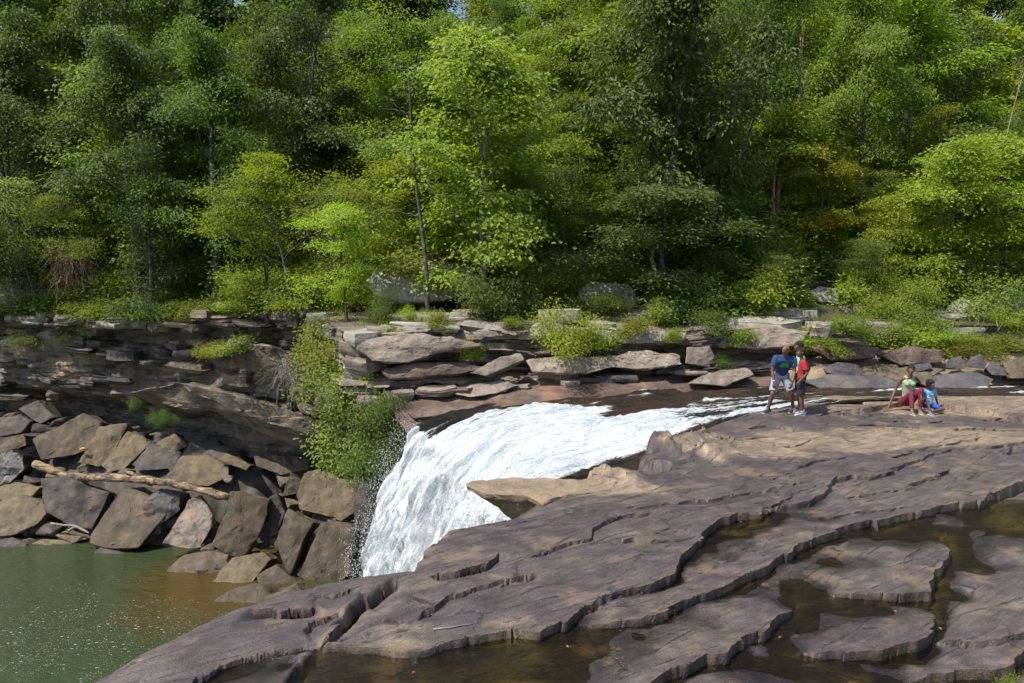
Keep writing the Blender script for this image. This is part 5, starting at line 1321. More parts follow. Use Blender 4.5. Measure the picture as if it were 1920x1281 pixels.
def trees():
    rg = random.Random(4)
    def T(protos, k, px, Y, ytop, leaf, name, label, bark=BARK, Hn=None, wide=1.0, cat='tree', rz=None, tilt=(0, 0), group=None):
        g, h = fit(px, None, ytop, Y)
        p = protos[k % len(protos)]
        s = h / Hn
        return place_plant(p, name, g, rg.uniform(0, 6.28) if rz is None else rz, (s * wide, s * wide, s), leaf, bark, label, cat, group, tilt=tilt)
    T(MAPLE, 0, 905, 31.0, 60, 'bright', 'maple_tree', 'bright green maple with pale upright trunk behind the grey outcrop', BARKG, 11, 1.05)
    T(MAPLE, 1, 770, 33.0, 250, 'bright', 'maple_tree', 'smaller bright green maple crowding the bare dead tree', BARKG, 11, 1.3)
    T(MAPLE, 2, 1010, 34.5, 200, 'bright', 'maple_tree', 'bright green maple between the tall maple and the dark broad tree', BARK, 11, 1.1)
    T(MAGNOLIA, 0, 1235, 33.0, -60, 'dark', 'broadleaf_tree', 'huge dark tree with drooping glossy leaves and forked trunk over the bank', BARK, 14, 1.0)
    T(MAGNOLIA, 1, 1330, 35.0, -20, 'dark', 'broadleaf_tree', 'dark glossy tree close behind the huge forked one', BARK, 14, 1.0)
    T(MAGNOLIA, 1, 1250, 30.2, 330, 'dark', 'broadleaf_tree', 'low dark glossy tree hiding the foot of the forked trunk', BARK, 14, 2.1)
    T(OAK, 0, 405, 41.0, 40, 'deep', 'oak_tree', 'dark oak with a black bent trunk and arching crown above the gorge', BARK, 15, 0.85)
    T(OAK, 1, 250, 43.0, 60, 'dark', 'oak_tree', 'dark rounded oak beside the bent black trunk', BARK, 15, 0.95)
    T(OAK, 2, 60, 46.0, 10, 'dark', 'oak_tree', 'dark oak at the edge of the view above the pale shrubs', BARK, 15, 0.95)
    T(OAK, 3, 590, 44.0, -60, 'dark', 'oak_tree', 'tall dark oak with several thin black trunks left of the maples', BARK, 15, 0.8)
    T(AIRY, 0, 560, 33.5, 250, 'yellow', 'small_tree', 'loose yellow-green tree leaning over the ledge corner', BARK, 7, 1.1)
    T(AIRY, 1, 500, 35.0, 320, 'olive', 'small_tree', 'olive twiggy tree left of the yellow-green one', BARK, 7, 1.1)
    T(LAYER, 0, 650, 29.6, 375, 'lime', 'small_tree', 'small lime-green tree with curved stem at the ledge corner', BARK, 8, 0.95)
    T(CEDAR, 0, 285, 40.5, 230, 'cedar', 'cedar_tree', 'dull dark cedar standing before the black trunk', BARK, 8, 1.0)
    T(CEDAR, 0, 345, 42.0, 330, 'cedar', 'cedar_tree', 'shorter cedar right of the dull dark one', BARK, 8, 1.0)
    T(AIRY, 2, 70, 45.5, 320, 'pale', 'small_tree', 'pale thin-leaved tree nearest the frame edge on the gorge rim', BARKG, 7, 1.2)
    T(AIRY, 0, 170, 44.0, 350, 'olive', 'small_tree', 'olive thin-leaved tree above the dead tangle of twigs', BARKG, 7, 1.0)
    T(LAYER, 1, 1760, 33.0, 260, 'yellow', 'small_tree', 'spreading yellow-green tree above the mossy boulder', BARK, 8, 1.1)
    T(LAYER, 2, 1640, 33.5, 340, 'lime', 'small_tree', 'yellow-green layered sapling between the bare trunk and the mossy boulder', BARK, 8, 1.0)
    T(LAYER, 0, 1880, 34.0, 240, 'yellow', 'small_tree', 'yellow-green tree at the frame edge over the seated pair', BARK, 8, 1.15)
    T(LAYER, 1, 1545, 35.0, 250, 'rust', 'small_tree', 'sapling with reddish leaf tips beside the bare curved trunk', BARK, 8, 0.9)
    T(OAK, 1, 1600, 38.0, -40, 'mid', 'oak_tree', 'tall green oak with drooping sprays behind the rusty sapling', BARK, 15, 0.75)
    T(OAK, 2, 1770, 42.0, -80, 'deep', 'oak_tree', 'tall oak with a thick black trunk on the upper slope', BARK, 15, 0.7)
    T(AIRY, 1, 1620, 31.5, 440, 'deep', 'small_tree', 'fine-leaved grey-green thicket tree over the pale sloping rock', BARK, 7, 1.4)
    T(AIRY, 2, 1450, 31.0, 470, 'deep', 'small_tree', 'dark leafy thicket tree behind the standing man', BARK, 7, 1.3)
    for k, (px, Y, yt) in enumerate([(-40, 58, -140), (60, 60, -160), (150, 62, -150), (235, 60, -170), (330, 63, -160), (420, 60, -150), (120, 74, -190), (270, 76, -190), (-60, 74, -190), (660, 62, -150), (740, 66, -160)]):
        T(OAK, k, px, Y, yt, 'deep' if k % 2 else 'mid', 'forest_tree', 'towering %s tree reaching the top of the view %s' % ('deep green' if k % 2 else 'green', mark(px)), BARK, 15, 0.62, group='towering trees at the back')
    # the rest of the wood, nothing tells these apart
    zones = [(-200, 450, ['dark', 'dark', 'deep', 'deep', 'mid']), (450, 720, ['deep', 'dark', 'mid', 'yellow', 'deep']), (720, 1080, ['bright', 'mid', 'lime', 'mid', 'deep']), (1080, 1420, ['mid', 'dark', 'deep', 'mid', 'yellow']), (1420, 2120, ['yellow', 'mid', 'lime', 'mid', 'deep', 'olive', 'yellow'])]
    n = 0
    for Y0, Y1, step, protos, Hn, hr in ((33, 37, 120, 'low', 8, (3.5, 6)), (36, 42, 120, 'low', 8, (4.5, 7.5)), (38, 45, 175, 'tall', 15, (9, 13)), (45, 53, 190, 'tall', 15, (11, 15)), (53, 64, 150, 'tall', 15, (12, 16)), (64, 82, 140, 'tall', 15, (14, 18)), (82, 110, 120, 'tall', 15, (17, 22))):
        px = -250 + rg.uniform(0, 80)
        while px < 2170:
            Y = rg.uniform(Y0, Y1)
            x, _, z = ground_at(px, Y)
            dd = float(hill_z(np.array([x]), np.array([Y]))[1][0])
            if dd < 2.0:
                Y = Y + (6 - dd); x, _, z = ground_at(px, Y)
            leafs = next(l for a, b, l in zones if a <= px < b or b == 2120)
            leaf = rg.choice(leafs)
            if protos == 'low':
                p = rg.choice(LAYER + AIRY + MAPLE); hn = {id(q): h for qs, h in ((LAYER, 8), (AIRY, 7), (MAPLE, 11)) for q in qs}[id(p)]
            else:
                p = rg.choice(OAK + OAK + MAPLE + MAGNOLIA); hn = {id(q): h for qs, h in ((OAK, 15), (MAPLE, 11), (MAGNOLIA, 14)) for q in qs}[id(p)]
                if p in MAGNOLIA: leaf = rg.choice(['dark', 'deep'])
            s = rg.uniform(*hr) / hn
            w = rg.uniform(0.9, 1.25)
            low = protos == 'low'
            place_plant(p, 'young_tree' if low else 'forest_tree', (x, Y, z - 0.1), rg.uniform(0, 6.28), (s * w, s * w, s), leaf, BARK,
                        '%s %s tree %s' % (ROWS[Y0], CNAME[leaf], mark(px)), 'tree',
                        'young trees under the wood' if low else 'trees crowding the slope')
            n += 1
            px += step * rg.uniform(0.6, 1.3)
trees()

def shrubs():
    rg = random.Random(9)
    def B(protos, px, py, Y, h, w, leaf, name, label, group=None, ground=False, hang=0.0, rz=None):
        if ground:
            loc = ground_at(px, Y)
        else:
            loc = tuple(Py(px, py, Y))
        return place_plant(rg.choice(protos), name, loc, rg.uniform(0, 6.28) if rz is None else rz, (w, w, h), leaf, BARK, label, 'bush', group, ('stem', 'foliage'), tilt=(hang, 0))
    B(BUSHBIG, 1055, 665, 26.0, 1.75, 1.6, 'lime', 'bush', 'big lime-green bush growing out of the layered bank')
    B(BUSH, 1120, 650, 26.3, 0.9, 1.0, 'lime', 'bush', 'smaller lime bush joined to the big one on the bank')
    B(BUSH, 885, 672, 25.8, 0.8, 0.55, 'lime', 'bush', 'slim lime sprig rooted in a crack of the brown ledge')
    B(BUSHBIG, 925, 605, 28.0, 2.0, 1.9, 'deep', 'bush', 'rounded dark green bush on top of the grey ledge')
    B(BUSHBIG, 1020, 560, 29.5, 1.9, 2.0, 'mid', 'bush', 'green bush between the outcrop and the pale block')
    B(BUSHBIG, 1285, 605, 28.2, 1.8, 1.8, 'deep', 'bush', 'dark round bush at the foot of the huge dark tree')
    B(BUSH, 1232, 608, 27.6, 0.8, 0.9, 'bright', 'bush', 'light sprig beside the dark round bush on the bank')
    B(BUSH, 768, 600, 27.2, 0.45, 0.4, 'lime', 'bush', 'tiny yellow-green tuft on the grey ledge')
    B(BUSH, 1500, 660, 27.2, 0.7, 0.8, 'lime', 'bush', 'lime bush on the bank just above the boys')
    B(BUSH, 1262, 640, 26.3, 0.5, 0.6, 'bright', 'bush', 'small leafy tuft in the blocky wall before the dark tree')
    B(BUSH, 1355, 690, 26.0, 0.45, 0.5, 'deep', 'bush', 'dark grassy tuft at the foot of the blocky wall')
    B(BUSHFINE, 715, 600, 28.2, 1.4, 0.9, 'mid', 'bush', 'tall weedy plant with pinkish flower heads beside the outcrop')
    for k, (px, py, w, h, lf) in enumerate([(1690, 665, 1.5, 1.0, 'lime'), (1640, 640, 1.4, 1.1, 'mid'), (1745, 655, 1.4, 0.9, 'yellow'), (1700, 625, 1.6, 1.2, 'mid'), (1770, 672, 1.2, 0.7, 'olive'), (1810, 650, 1.0, 0.5, 'lime'), (1850, 672, 1.1, 0.7, 'olive'), (1900, 660, 1.3, 0.8, 'mid'), (1905, 620, 1.3, 0.9, 'yellow'), (1660, 600, 1.6, 1.3, 'yellow'), (1720, 580, 1.3, 1.6, 'bright')]):
        B(BUSHBIG + BUSH, px, py, 27.8 + (672 - py) * 0.03, h, w, lf, 'bush', '%s %s bush in the bank sprawl %s' % ('low' if h < .85 else 'tall' if h > 1.15 else 'rounded', CNAME[lf], 'behind the boys' if px < 1670 else 'above the woman' if px < 1740 else 'above the child' if px < 1830 else 'near the frame edge'), 'bushes sprawling above the seated woman')
    for px, py, w, h, lf, wh in [(820, 612, .9, .5, 'olive', 'over the brown overhang'), (960, 618, .7, .5, 'mid', 'left of the big lime bush'), (1180, 622, .9, .5, 'olive', 'right of the lime bushes'), (1330, 612, 1.0, .6, 'deep', 'left of the man'), (1395, 640, .8, .5, 'mid', 'just behind the man'), (1590, 628, 1.2, .7, 'mid', 'right of the boys'), (1560, 655, .8, .4, 'olive', 'low beside the boys'), (745, 640, .8, .6, 'yellow', 'at the broken end above the falls'), (735, 690, .7, .8, 'olive', 'down the broken end above the falls'), (1140, 588, 1.2, .8, 'deep', 'under the pale lichened block')]:
        B(BUSH, px, py, 26.4 if py > 600 else 28.0, h, w, lf, 'bush', '%s bush spilling over the bank edge %s' % (CNAME[lf], wh), 'bushes spilling over the bank edge', hang=.35)
    # hanging growth at the corner of the gorge
    for px, py, Y, w, h, lf, hg in [(640, 700, 28.4, 1.5, 1.3, 'olive', .6), (690, 720, 27.2, 1.5, 1.2, 'yellow', .7), (600, 720, 30.0, 1.6, 1.3, 'mid', .5), (660, 770, 27.6, 1.5, 1.5, 'mid', .9), (715, 790, 25.9, 1.3, 1.5, 'deep', .9), (735, 830, 25.2, 1.1, 1.4, 'deep', 1.0), (690, 830, 26.6, 1.5, 1.4, 'mid', .9), (650, 850, 27.6, 1.6, 1.2, 'bright', .7), (700, 870, 26.2, 1.2, 1.1, 'deep', .9), (625, 650, 30.0, 1.5, 1.2, 'olive', .4), (585, 660, 31.5, 1.3, 1.2, 'olive', .4), (690, 660, 27.3, 1.0, 0.8, 'rust', .5), (745, 790, 25.2, 0.9, 1.2, 'deep', .8), (665, 735, 27.0, 1.2, 1.0, 'pale', .8)]:
        B(BUSH, px, py, Y, h, w, lf, 'bush', '%s bush hanging %s' % (CNAME[lf], 'high at the gorge corner' if py < 670 else ('at mid height on the outer gorge corner' if px > 650 else 'at mid height on the inner gorge corner') if py < 760 else ('outermost against the falls' if px > 740 else 'against the falls above the lip' if py < 800 else 'against the falls at mid drop' if py < 850 else 'lowest against the falls') if px > 700 else ('low on the gorge corner under the ledge' if py < 800 else 'lowest on the gorge corner')), 'bushes hanging at the gorge corner', hang=hg, rz=0.0)
    for k in range(17):
        px = 10 + k * 33 + rg.uniform(-10, 10); j = int(np.argmin([abs(proj((GW[1][i, 0], GW[1][i, 1], .5))[0] - px) for i in range(0, len(GW[1]), 4)])) * 4
        pth, nr, zt = GW[1][j], GW[2][j], GW[3][j]; lf = rg.choice(['olive', 'mid', 'yellow', 'pale', 'deep', 'mid']); sz = rg.uniform(.9, 1.9)
        place_plant(rg.choice(BUSH), 'bush', (pth[0] + nr[0] * .3, pth[1] + nr[1] * .3, zt + .05), rg.uniform(0, 6.28), (sz * 1.3, sz * 1.3, sz * .7), lf, BARK, '%s %s bush overhanging the gorge rim %s' % ('small' if sz < 1.3 else 'large', CNAME[lf], mark(px).replace('behind', 'below')), 'bush', 'bushes overhanging the gorge rim', ('stem', 'foliage'))
    # fringe along the gorge rim
    for k in range(34):
        px = rg.uniform(-40, 640); a = np.array(GORGE)
        Yr = np.interp(px, [0, 250, 480, 600], [45.5, 42, 39, 37])
        Y = Yr + rg.uniform(0.5, 5.0)
        x, _, z = ground_at(px, Y)
        dd = float(hill_z(np.array([x]), np.array([Y]))[1][0])
        if dd < 0.5: Y += 1.5 - dd; x, _, z = ground_at(px, Y)
        s = rg.uniform(0.9, 2.2)
        place_plant(rg.choice(BUSH + BUSH + BUSHBIG), 'bush', (x, Y, z - 0.05), rg.uniform(0, 6.28), (s * 1.2, s * 1.2, s * rg.uniform(0.5, 1.0)), (lf2 := rg.choice(['olive', 'pale', 'mid', 'yellow', 'rust', 'mid', 'deep'])), BARK, '%s %s bush on the gorge rim %s' % ('low' if s < 1.5 else 'big', CNAME[lf2], mark(px).replace('behind', 'before')), 'bush', 'bushes along the gorge rim', ('stem', 'foliage'))
    for px, py, Y, w, h, lf in [(230, 585, 43.0, 2.6, 1.0, 'bright'), (480, 555, 38.5, 2.4, 1.2, 'pale'), (150, 640, 42.8, 2.0, 1.2, 'deep'), (60, 640, 44.0, 1.8, 0.8, 'deep'), (380, 590, 40.0, 2.2, .9, 'olive'), (310, 800, 39.5, 0.8, 1.1, 'deep'), (265, 765, 41, .8, .8, 'deep'), (450, 660, 37.2, 2.0, .9, 'pale'), (400, 665, 38.5, 1.3, .8, 'rust')]:
        B(BUSHBIG, px, py, Y, h, w, lf, 'bush', '%s bush clinging to the gorge wall %s' % (CNAME[lf], 'near the frame edge' if px < 100 else 'under the cedars' if px < 350 and py < 700 else 'deep in the shaded foot' if py > 700 else 'near the wind-bent ledge'), 'bushes on the gorge wall', hang=0.3)
    # undergrowth on the slope
    for k in range(240):
        px = rg.uniform(-150, 2080); Y = rg.uniform(28.4, 46)
        x, _, z = ground_at(px, Y)
        dd = float(hill_z(np.array([x]), np.array([Y]))[1][0])
        if dd < 1.8: continue
        if 690 < px < 890 and Y < 33: continue
        if Y < 29.6 and rg.random() < 0.6: continue
        s = rg.uniform(1.0, 2.4) * (0.8 + (Y - 28) * 0.03)
        lf = rg.choice(['deep', 'dark', 'mid', 'mid', 'olive', 'yellow'] if px < 1350 else ['mid', 'yellow', 'lime', 'deep', 'olive'])
        place_plant(rg.choice(BUSH + BUSHBIG), 'shrub', (x, Y, z - 0.05), rg.uniform(0, 6.28), (s * 1.25, s * 1.25, s), lf, BARK, '%s %s shrub %s' % ('low' if s < 1.3 else 'middling' if s < 1.9 else 'bulky', CNAME[lf], mark(px).replace('behind', 'near' if Y < 35 else 'deep behind').replace('above', 'low above')), 'shrub', 'shrubs under the trees', ('stem', 'foliage'))
shrubs()
# ------------------------------------------------------------------ dead wood, tangles, grass, litter
def limb(pts, Y, r0, r1, org, n=14, sides=6, wob=0.0, seed=0):
    P = catmull(np.array([Py(p[0], p[1], Y + (p[2] if len(p) > 2 else 0)) for p in pts]), n)
    if wob: P = P + np.random.RandomState(seed).normal(0, wob, P.shape)
    return tube(P - org, np.linspace(r0, r1, n), sides)
def dead_tree(name, label, Y, trunk, r, limbs, mat, twigs=0, seed=1):
    g = ground_at(trunk[0][0], Y); org = np.array(g)
    e = empty(name, g)
    P0 = Py(trunk[0][0], trunk[0][1], Y)
    tk = [trunk[0]] + list(trunk[1:])
    P = catmull(np.vstack([[org - (0, 0, .3)], np.array([Py(p[0], p[1], Y) for p in tk[0 if P0[2] > org[2] + .3 else 1:]])]), 22)
    V, F = tube(P - org, np.linspace(r, r * 0.22, 22) * (1 + .06 * np.sin(np.arange(22) * 2.1)), 8)
    link('trunk', mesh_from('trunk', V, F, True), mat, e)
    rg = np.random.RandomState(seed)
    for pts in limbs:
        parts = [limb(pts, Y, r * .34, r * .10, org, 12, 5, .02, seed)]
        for k in range(4):
            a = rg.randint(len(pts)); b = pts[a]; dx, dy = rg.uniform(-22, 22), rg.uniform(-26, 8)
            parts.append(limb([b, (b[0] + dx * .5, b[1] + dy * .5, rg.uniform(-.3, .3)), (b[0] + dx, b[1] + dy, rg.uniform(-.5, .5))], Y, r * .12, .01, org, 6, 4))
        V, F = merge(parts); link('branch', mesh_from('branch', V, F, True), mat, e)
    tag(e, label, 'dead tree')
dead_tree('dead_tree', 'bare grey dead tree rising from the pale outcrop', 30.0, [(801, 545), (798, 490), (788, 405), (777, 320), (771, 240), (769, 180), (765, 118)], .10,
          [[(771, 135), (745, 128), (722, 122), (706, 140)], [(773, 215), (750, 208), (722, 204)], [(786, 405), (762, 400), (725, 396), (706, 406), (697, 424)], [(770, 130), (785, 122), (800, 100)], [(776, 300), (790, 280), (800, 250)]], BARK)
dead_tree('dead_tree', 'reddish bare curved trunk with thin upright branches', 35.2, [(1458, 372), (1468, 325), (1482, 298), (1492, 262), (1496, 220), (1500, 165), (1501, 70)], .12,
          [[(1500, 172), (1515, 150), (1526, 118)], [(1499, 150), (1486, 120), (1478, 95)], [(1493, 262), (1510, 236), (1520, 205)], [(1500, 110), (1506, 80), (1505, 40)], [(1484, 296), (1465, 310), (1450, 315)]], DEADRED, seed=2)
dead_tree('tree_snag', 'short broken snag beside the reddish curved trunk', 35.0, [(1450, 400), (1451, 340), (1455, 292)], .16, [], DEADRED, seed=3)
dead_tree('dead_tree', 'pale slanting bare stem at the frame edge', 34.0, [(1872, 330), (1890, 245), (1905, 185), (1922, 130)], .055, [[(1905, 190), (1914, 140), (1912, 120)]], DEAD, seed=5)

def tangle(name, label, px, py, Y, w, h, n, mat, seed, hang=True, r=.012, leaf=None):
    """dense mass of fine bare twigs"""
    rg = np.random.RandomState(seed); org = Py(px, py, Y); parts = []
    for k in range(n):
        a = rg.uniform(0, 6.28)
        p0 = org + np.array((rg.normal(0, w * .16), rg.normal(0, .25), rg.normal(0, h * .12)))
        d = unit(np.array((math.cos(a), .6 * math.sin(a), rg.uniform(-.2, .9) if not hang else rg.uniform(-.4, .5))))
        c = curve_pts(p0, d, h * rg.uniform(.5, 1.1), 7, rg, .7, -1.9 if hang else .2)
        c = org + (c - org) * np.array((w / h, 1, 1))
        parts.append(tube(c - org, np.linspace(r, r * .35, 8), 3, False))
    V, F = merge(parts)
    e = empty(name, org)
    link('twigs', mesh_from('twigs', V, F, True), mat, e)
    tag(e, label, 'dead bush')
tangle('dead_bush', 'grey-brown tangle of dead twigs drooping over the gorge rim', 138, 480, 43.2, 2.2, 2.6, 190, DEADRED, 1, True, .018)
tangle('dead_bush', 'bleached bare branches at the frame edge above the gorge', 22, 560, 44.0, 2.6, 2.8, 60, DEAD, 2, False, .022)
tangle('dead_bush', 'whitish twiggy branches hanging down the tan overhang', 548, 690, 35.0, 1.9, 2.4, 80, DEAD, 3, True, .014)
tangle('dead_bush', 'grey leafless thicket above the frame-edge boulder across the river', 1893, 590, 30.5, 1.7, 1.7, 110, DEAD, 4, False, .012)
tangle('dead_bush', 'brown leafless thicket between the maple and the dark tree', 1080, 520, 31.5, 2.0, 2.4, 90, DEADRED, 5, False, .011)
tangle('dead_bush', 'pale roots hanging under the rim left of the falls', 668, 625, 28.2, 1.0, 1.2, 60, DEAD, 6, True, .009)

def grass():
    rg = np.random.RandomState(4); C = []
    for k in range(380):
        if rg.rand() < 0.88:
            px = rg.uniform(180, 640); Yr = np.interp(px, [0, 250, 480, 600, 640], [45.5, 42.6, 39.6, 36.4, 32]); Y = Yr + rg.uniform(0.2, 3.0)
        else:
            px = rg.uniform(650, 1900); Y = rg.uniform(27.6, 30)
        x, y, z = ground_at(px, Y)
        for b in range(rg.randint(14, 34)):
            C.append((x + rg.normal(0, .22), y + rg.normal(0, .22), z - .03, rg.uniform(.18, .6)))
    C = np.array(C); n = len(C)
    a = rg.uniform(0, 6.28, n); w = .012 + .012 * rg.rand(n)
    sx = np.cos(a) * w; sy = np.sin(a) * w; lean = rg.normal(0, .35, (n, 2)) * C[:, 3:4]
    b0 = C[:, :3] + np.stack([sx, sy, 0 * sx], -1); b1 = C[:, :3] - np.stack([sx, sy, 0 * sx], -1)
    tip = C[:, :3] + np.stack([lean[:, 0], lean[:, 1], C[:, 3]], -1)
    V = np.stack([b0, b1, tip], 1).reshape(-1, 3); me = mesh_from('grass', V, np.arange(3 * n).reshape(n, 3), False)
    add_float(me, 'lv', np.repeat(rg.rand(n), 3)); add_float(me, 'cl', np.repeat(rg.rand(n), 3))
    tag(link('grass', me, LM['olive']), 'dry grass tufts along the gorge rim and the far bank', 'grass', kind='stuff')
grass()

def litter():
    rg = np.random.RandomState(6)
    m = NT('dead_leaf'); m.b.inputs['Base Color'].default_value = (.26, .11, .045, 1); m.b.inputs['Roughness'].default_value = .7
    for px, py, lab in ((1063, 1213, 'orange fallen leaf stranded on the wet rock in the runoff'), (1762, 1179, 'orange fallen leaf at the corner of the blocky island'), (1678, 1147, 'reddish sunken leaf in the pool between the rock islands'), (1463, 1196, 'small tan leaf beside the long rock island'), (776, 1262, 'reddish leaf on the wet rock at the frame bottom'), (1390, 979, 'tan leaf floating in the ledge pool'), (1287, 978, 'pale dry leaf on the bare shelf')):
        p = Pz(px, py, -.1); x = np.array([p[0], p[0]]); y = np.array([p[1], p[1]])
        z = max(float(shelf_height(x, y)[0][0]), float(water_level(x, y)[0]) if py > 960 and px != 1287 else -9) + .012
        p = Pz(px, py, z); l = .024; a = rg.uniform(0, 6.28)
        d = np.array((math.cos(a), math.sin(a), 0)); q = np.array((-d[1], d[0], 0))
        V = [-d * l, -d * l * .3 + q * l * .5 + (0, 0, .012), d * l * .4 + q * l * .42 + (0, 0, .014), d * l, d * l * .4 - q * l * .42 + (0, 0, .012), -d * l * .3 - q * l * .5 + (0, 0, .014), (0, 0, .002)]
        V += [np.array(v) - (0, 0, .003) for v in V]
        F = [(6, k, (k + 1) % 6) for k in range(6)] + [(13, 7 + (k + 1) % 6, 7 + k) for k in range(6)] + [(k, 7 + k, 7 + (k + 1) % 6, (k + 1) % 6) for k in range(6)]
        tag(link('fallen_leaf', mesh_from('fallen_leaf', V, F, False), m.m, None, (p[0], p[1], z)), lab, 'leaf')
    P = np.array([Pz(812, 1165, .03), Pz(850, 1163, .035), Pz(886, 1157, .03)]); P = catmull(P, 8)
    z = shelf_height(P[:, 0], P[:, 1])[0]; P[:, 2] = z + .012
    V, F = tube(P - P[0], np.linspace(.010, .005, 8), 5)
    tag(link('stick', mesh_from('stick', V, F, True), DEADM(), None, P[0]), 'thin straw-coloured stick lying on the bare shelf', 'stick')
    P = np.array([Pz(1395, 1143, -.13), Pz(1430, 1141, -.11), Pz(1470, 1143, -.11), Pz(1500, 1147, -.13)]); P = catmull(P, 10)
    V, F = tube(P - P[0], np.linspace(.008, .004, 10), 5)
    tag(link('stick', mesh_from('stick', V, F, True), DEADM(), None, P[0]), 'pale bare stick caught in the runoff between the rock islands', 'stick')
    p = Pz(1893, 1278, -.02); p[2] = float(shelf_height(np.array([p[0]] * 2), np.array([p[1]] * 2))[0][0]) - .02
    place_plant(BUSH[1], 'weed', tuple(p), 0.5, (.16, .16, .20), 'mid', BARK, 'small green weed rooted in the shelf at the frame corner', 'plant', None, ('stem', 'foliage'))
litter()
# ------------------------------------------------------------------ the family
from mathutils.bvhtree import BVHTree
def _sphere_pts(c, r, n=2):
    bm = bmesh.new(); bmesh.ops.create_icosphere(bm, subdivisions=n, radius=1.0)
    P = [np.array(v.co) * np.array(r) + np.array(c) for v in bm.verts]; bm.free(); return P
_ICO = None
def _ico():
    global _ICO
    if _ICO is None:
        bm = bmesh.new(); bmesh.ops.create_icosphere(bm, subdivisions=2, radius=1.0); _ICO = np.array([v.co[:] for v in bm.verts]); bm.free()
    return _ICO
def hull_of(points, V, F):
    bm = bmesh.new()
    for p in points: bm.verts.new(p)
    r = bmesh.ops.convex_hull(bm, input=bm.verts)
    bmesh.ops.delete(bm, geom=[v for v in bm.verts if not v.link_faces], context='VERTS')
    bm.verts.index_update(); o = len(V)
    V.extend([v.co[:] for v in bm.verts]); F.extend([tuple(v.index + o for v in f.verts) for f in bm.faces]); bm.free()
def blob(prims, voxel, name, smooth_it=4, ratio=0.35):
    """one continuous skin grown over limb volumes: ('c', p0, p1, r0, r1) tapered limb, ('e', centre, radii) mass, ('f', ...) flat-ended sleeve, ('h', [(c, r), ...]) hull"""
    V, F = [], []
    I = _ico()
    for pr in prims:
        if pr[0] == 'c':
            _, a, b, r0, r1 = pr; pts = np.vstack([np.array(a) + I * r0, np.array(b) + I * r1])
        elif pr[0] == 'e':
            pts = np.array(pr[1]) + I * np.array(pr[2])
        elif pr[0] == 'h':
            pts = np.vstack([np.array(c) + I * np.array(r) for c, r in pr[1]])
        elif pr[0] == 'f':
            _, a, b, r0, r1 = pr; a = np.array(a, float); b = np.array(b, float); d = unit(b - a)
            u = unit(np.cross(d, (0.3, 1, 0.1))); w = np.cross(d, u); th = np.linspace(0, 6.283, 16)[:-1]
            ring = np.cos(th)[:, None] * u + np.sin(th)[:, None] * w
            pts = np.vstack([a + ring * r0, b + ring * r1, a - d * r0 * 0.5])
        hull_of(pts, V, F)
    me = bpy.data.meshes.new(name); me.from_pydata(V, [], F)
    o = bpy.data.objects.new(name, me); COL.objects.link(o)
    m = o.modifiers.new('r', 'REMESH'); m.mode = 'VOXEL'; m.voxel_size = voxel
    m = o.modifiers.new('s', 'SMOOTH'); m.iterations = smooth_it; m.factor = 0.5
    m = o.modifiers.new('d', 'DECIMATE'); m.ratio = ratio
    dg = bpy.context.evaluated_depsgraph_get()
    res = bpy.data.meshes.new_from_object(o.evaluated_get(dg))
    bpy.data.objects.remove(o); bpy.data.meshes.remove(me)
    res.name = name
    res.polygons.foreach_set('use_smooth', np.ones(len(res.polygons), bool))
    return res
def cloth(name, col, rough=0.85, wrinkle=0.5):
    t = NT(name); p = t.pos()
    n = t.noise(p, 9, 4, .6, .5)
    t.put(t.b.inputs['Base Color'], t.mix(0.3, col, t.mix(1.0, col, t.ramp(n, [(.3, .75), (.7, 1.2)]), 'MULTIPLY')))
    t.b.inputs['Roughness'].default_value = rough
    t.l(t.bump(n, wrinkle, .03), t.b.inputs['Normal'])
    return t.m
def skin_mat(name, col):
    t = NT(name); p = t.pos()
    t.put(t.b.inputs['Base Color'], t.mix(t.noise(p, 14, 3), tuple(c * .85 for c in col), tuple(min(1, c * 1.15) for c in col)))
    t.b.inputs['Roughness'].default_value = .48; t.b.inputs['Specular IOR Level'].default_value = .45
    return t.m
SKIN = skin_mat('brown_skin', (.15, .070, .042)); SKIN2 = skin_mat('deep_brown_skin', (.125, .058, .036))
HAIR = cloth('black_hair', (.012, .010, .010), .9, 1.0)
EYEW = cloth('eye_white', (.55, .52, .48), .3, 0); LIPS = cloth('lips', (.13, .05, .042), .5, 0); DARKM = cloth('eye_dark', (.012, .009, .008), .3, 0)
SOLE = cloth('white_sole', (.62, .62, .62), .7, 0)

def hand(prims, wrist, d, palm_n, s=1.0, thumb_side=1, curl=0.5):
    """palm, four unequal bent fingers and a thumb; d = direction of the hand, palm_n = way the palm faces"""
    w = np.array(wrist, float); d = unit(np.array(d, float)); n = unit(np.array(palm_n, float) - d * np.dot(palm_n, d)); sd = np.cross(d, n)
    prims.append(('h', [(w, (.026 * s,) * 3), (w + d * .085 * s + sd * .030 * s, (.014 * s,) * 3), (w + d * .085 * s - sd * .030 * s, (.014 * s,) * 3)]))
    for k, (o, L) in enumerate(((-.034, .058), (-.012, .072), (.011, .078), (.033, .070))):
        b = w + d * .09 * s + sd * o * s
        d1 = unit(d + n * curl * .6 + sd * o * 3); m = b + d1 * L * .5 * s
        d2 = unit(d + n * curl * 1.7); e = m + d2 * L * .5 * s
        prims.append(('c', b, m, .0098 * s, .009 * s)); prims.append(('c', m, e, .009 * s, .0078 * s))
    b = w + d * .03 * s + sd * .028 * s * thumb_side; m = b + unit(d * .6 + sd * thumb_side + n * .4) * .04 * s; e = m + unit(d + sd * .2 * thumb_side + n * .5) * .032 * s
    prims.append(('c', b, m, .013 * s, .0105 * s)); prims.append(('c', m, e, .0105 * s, .009 * s))

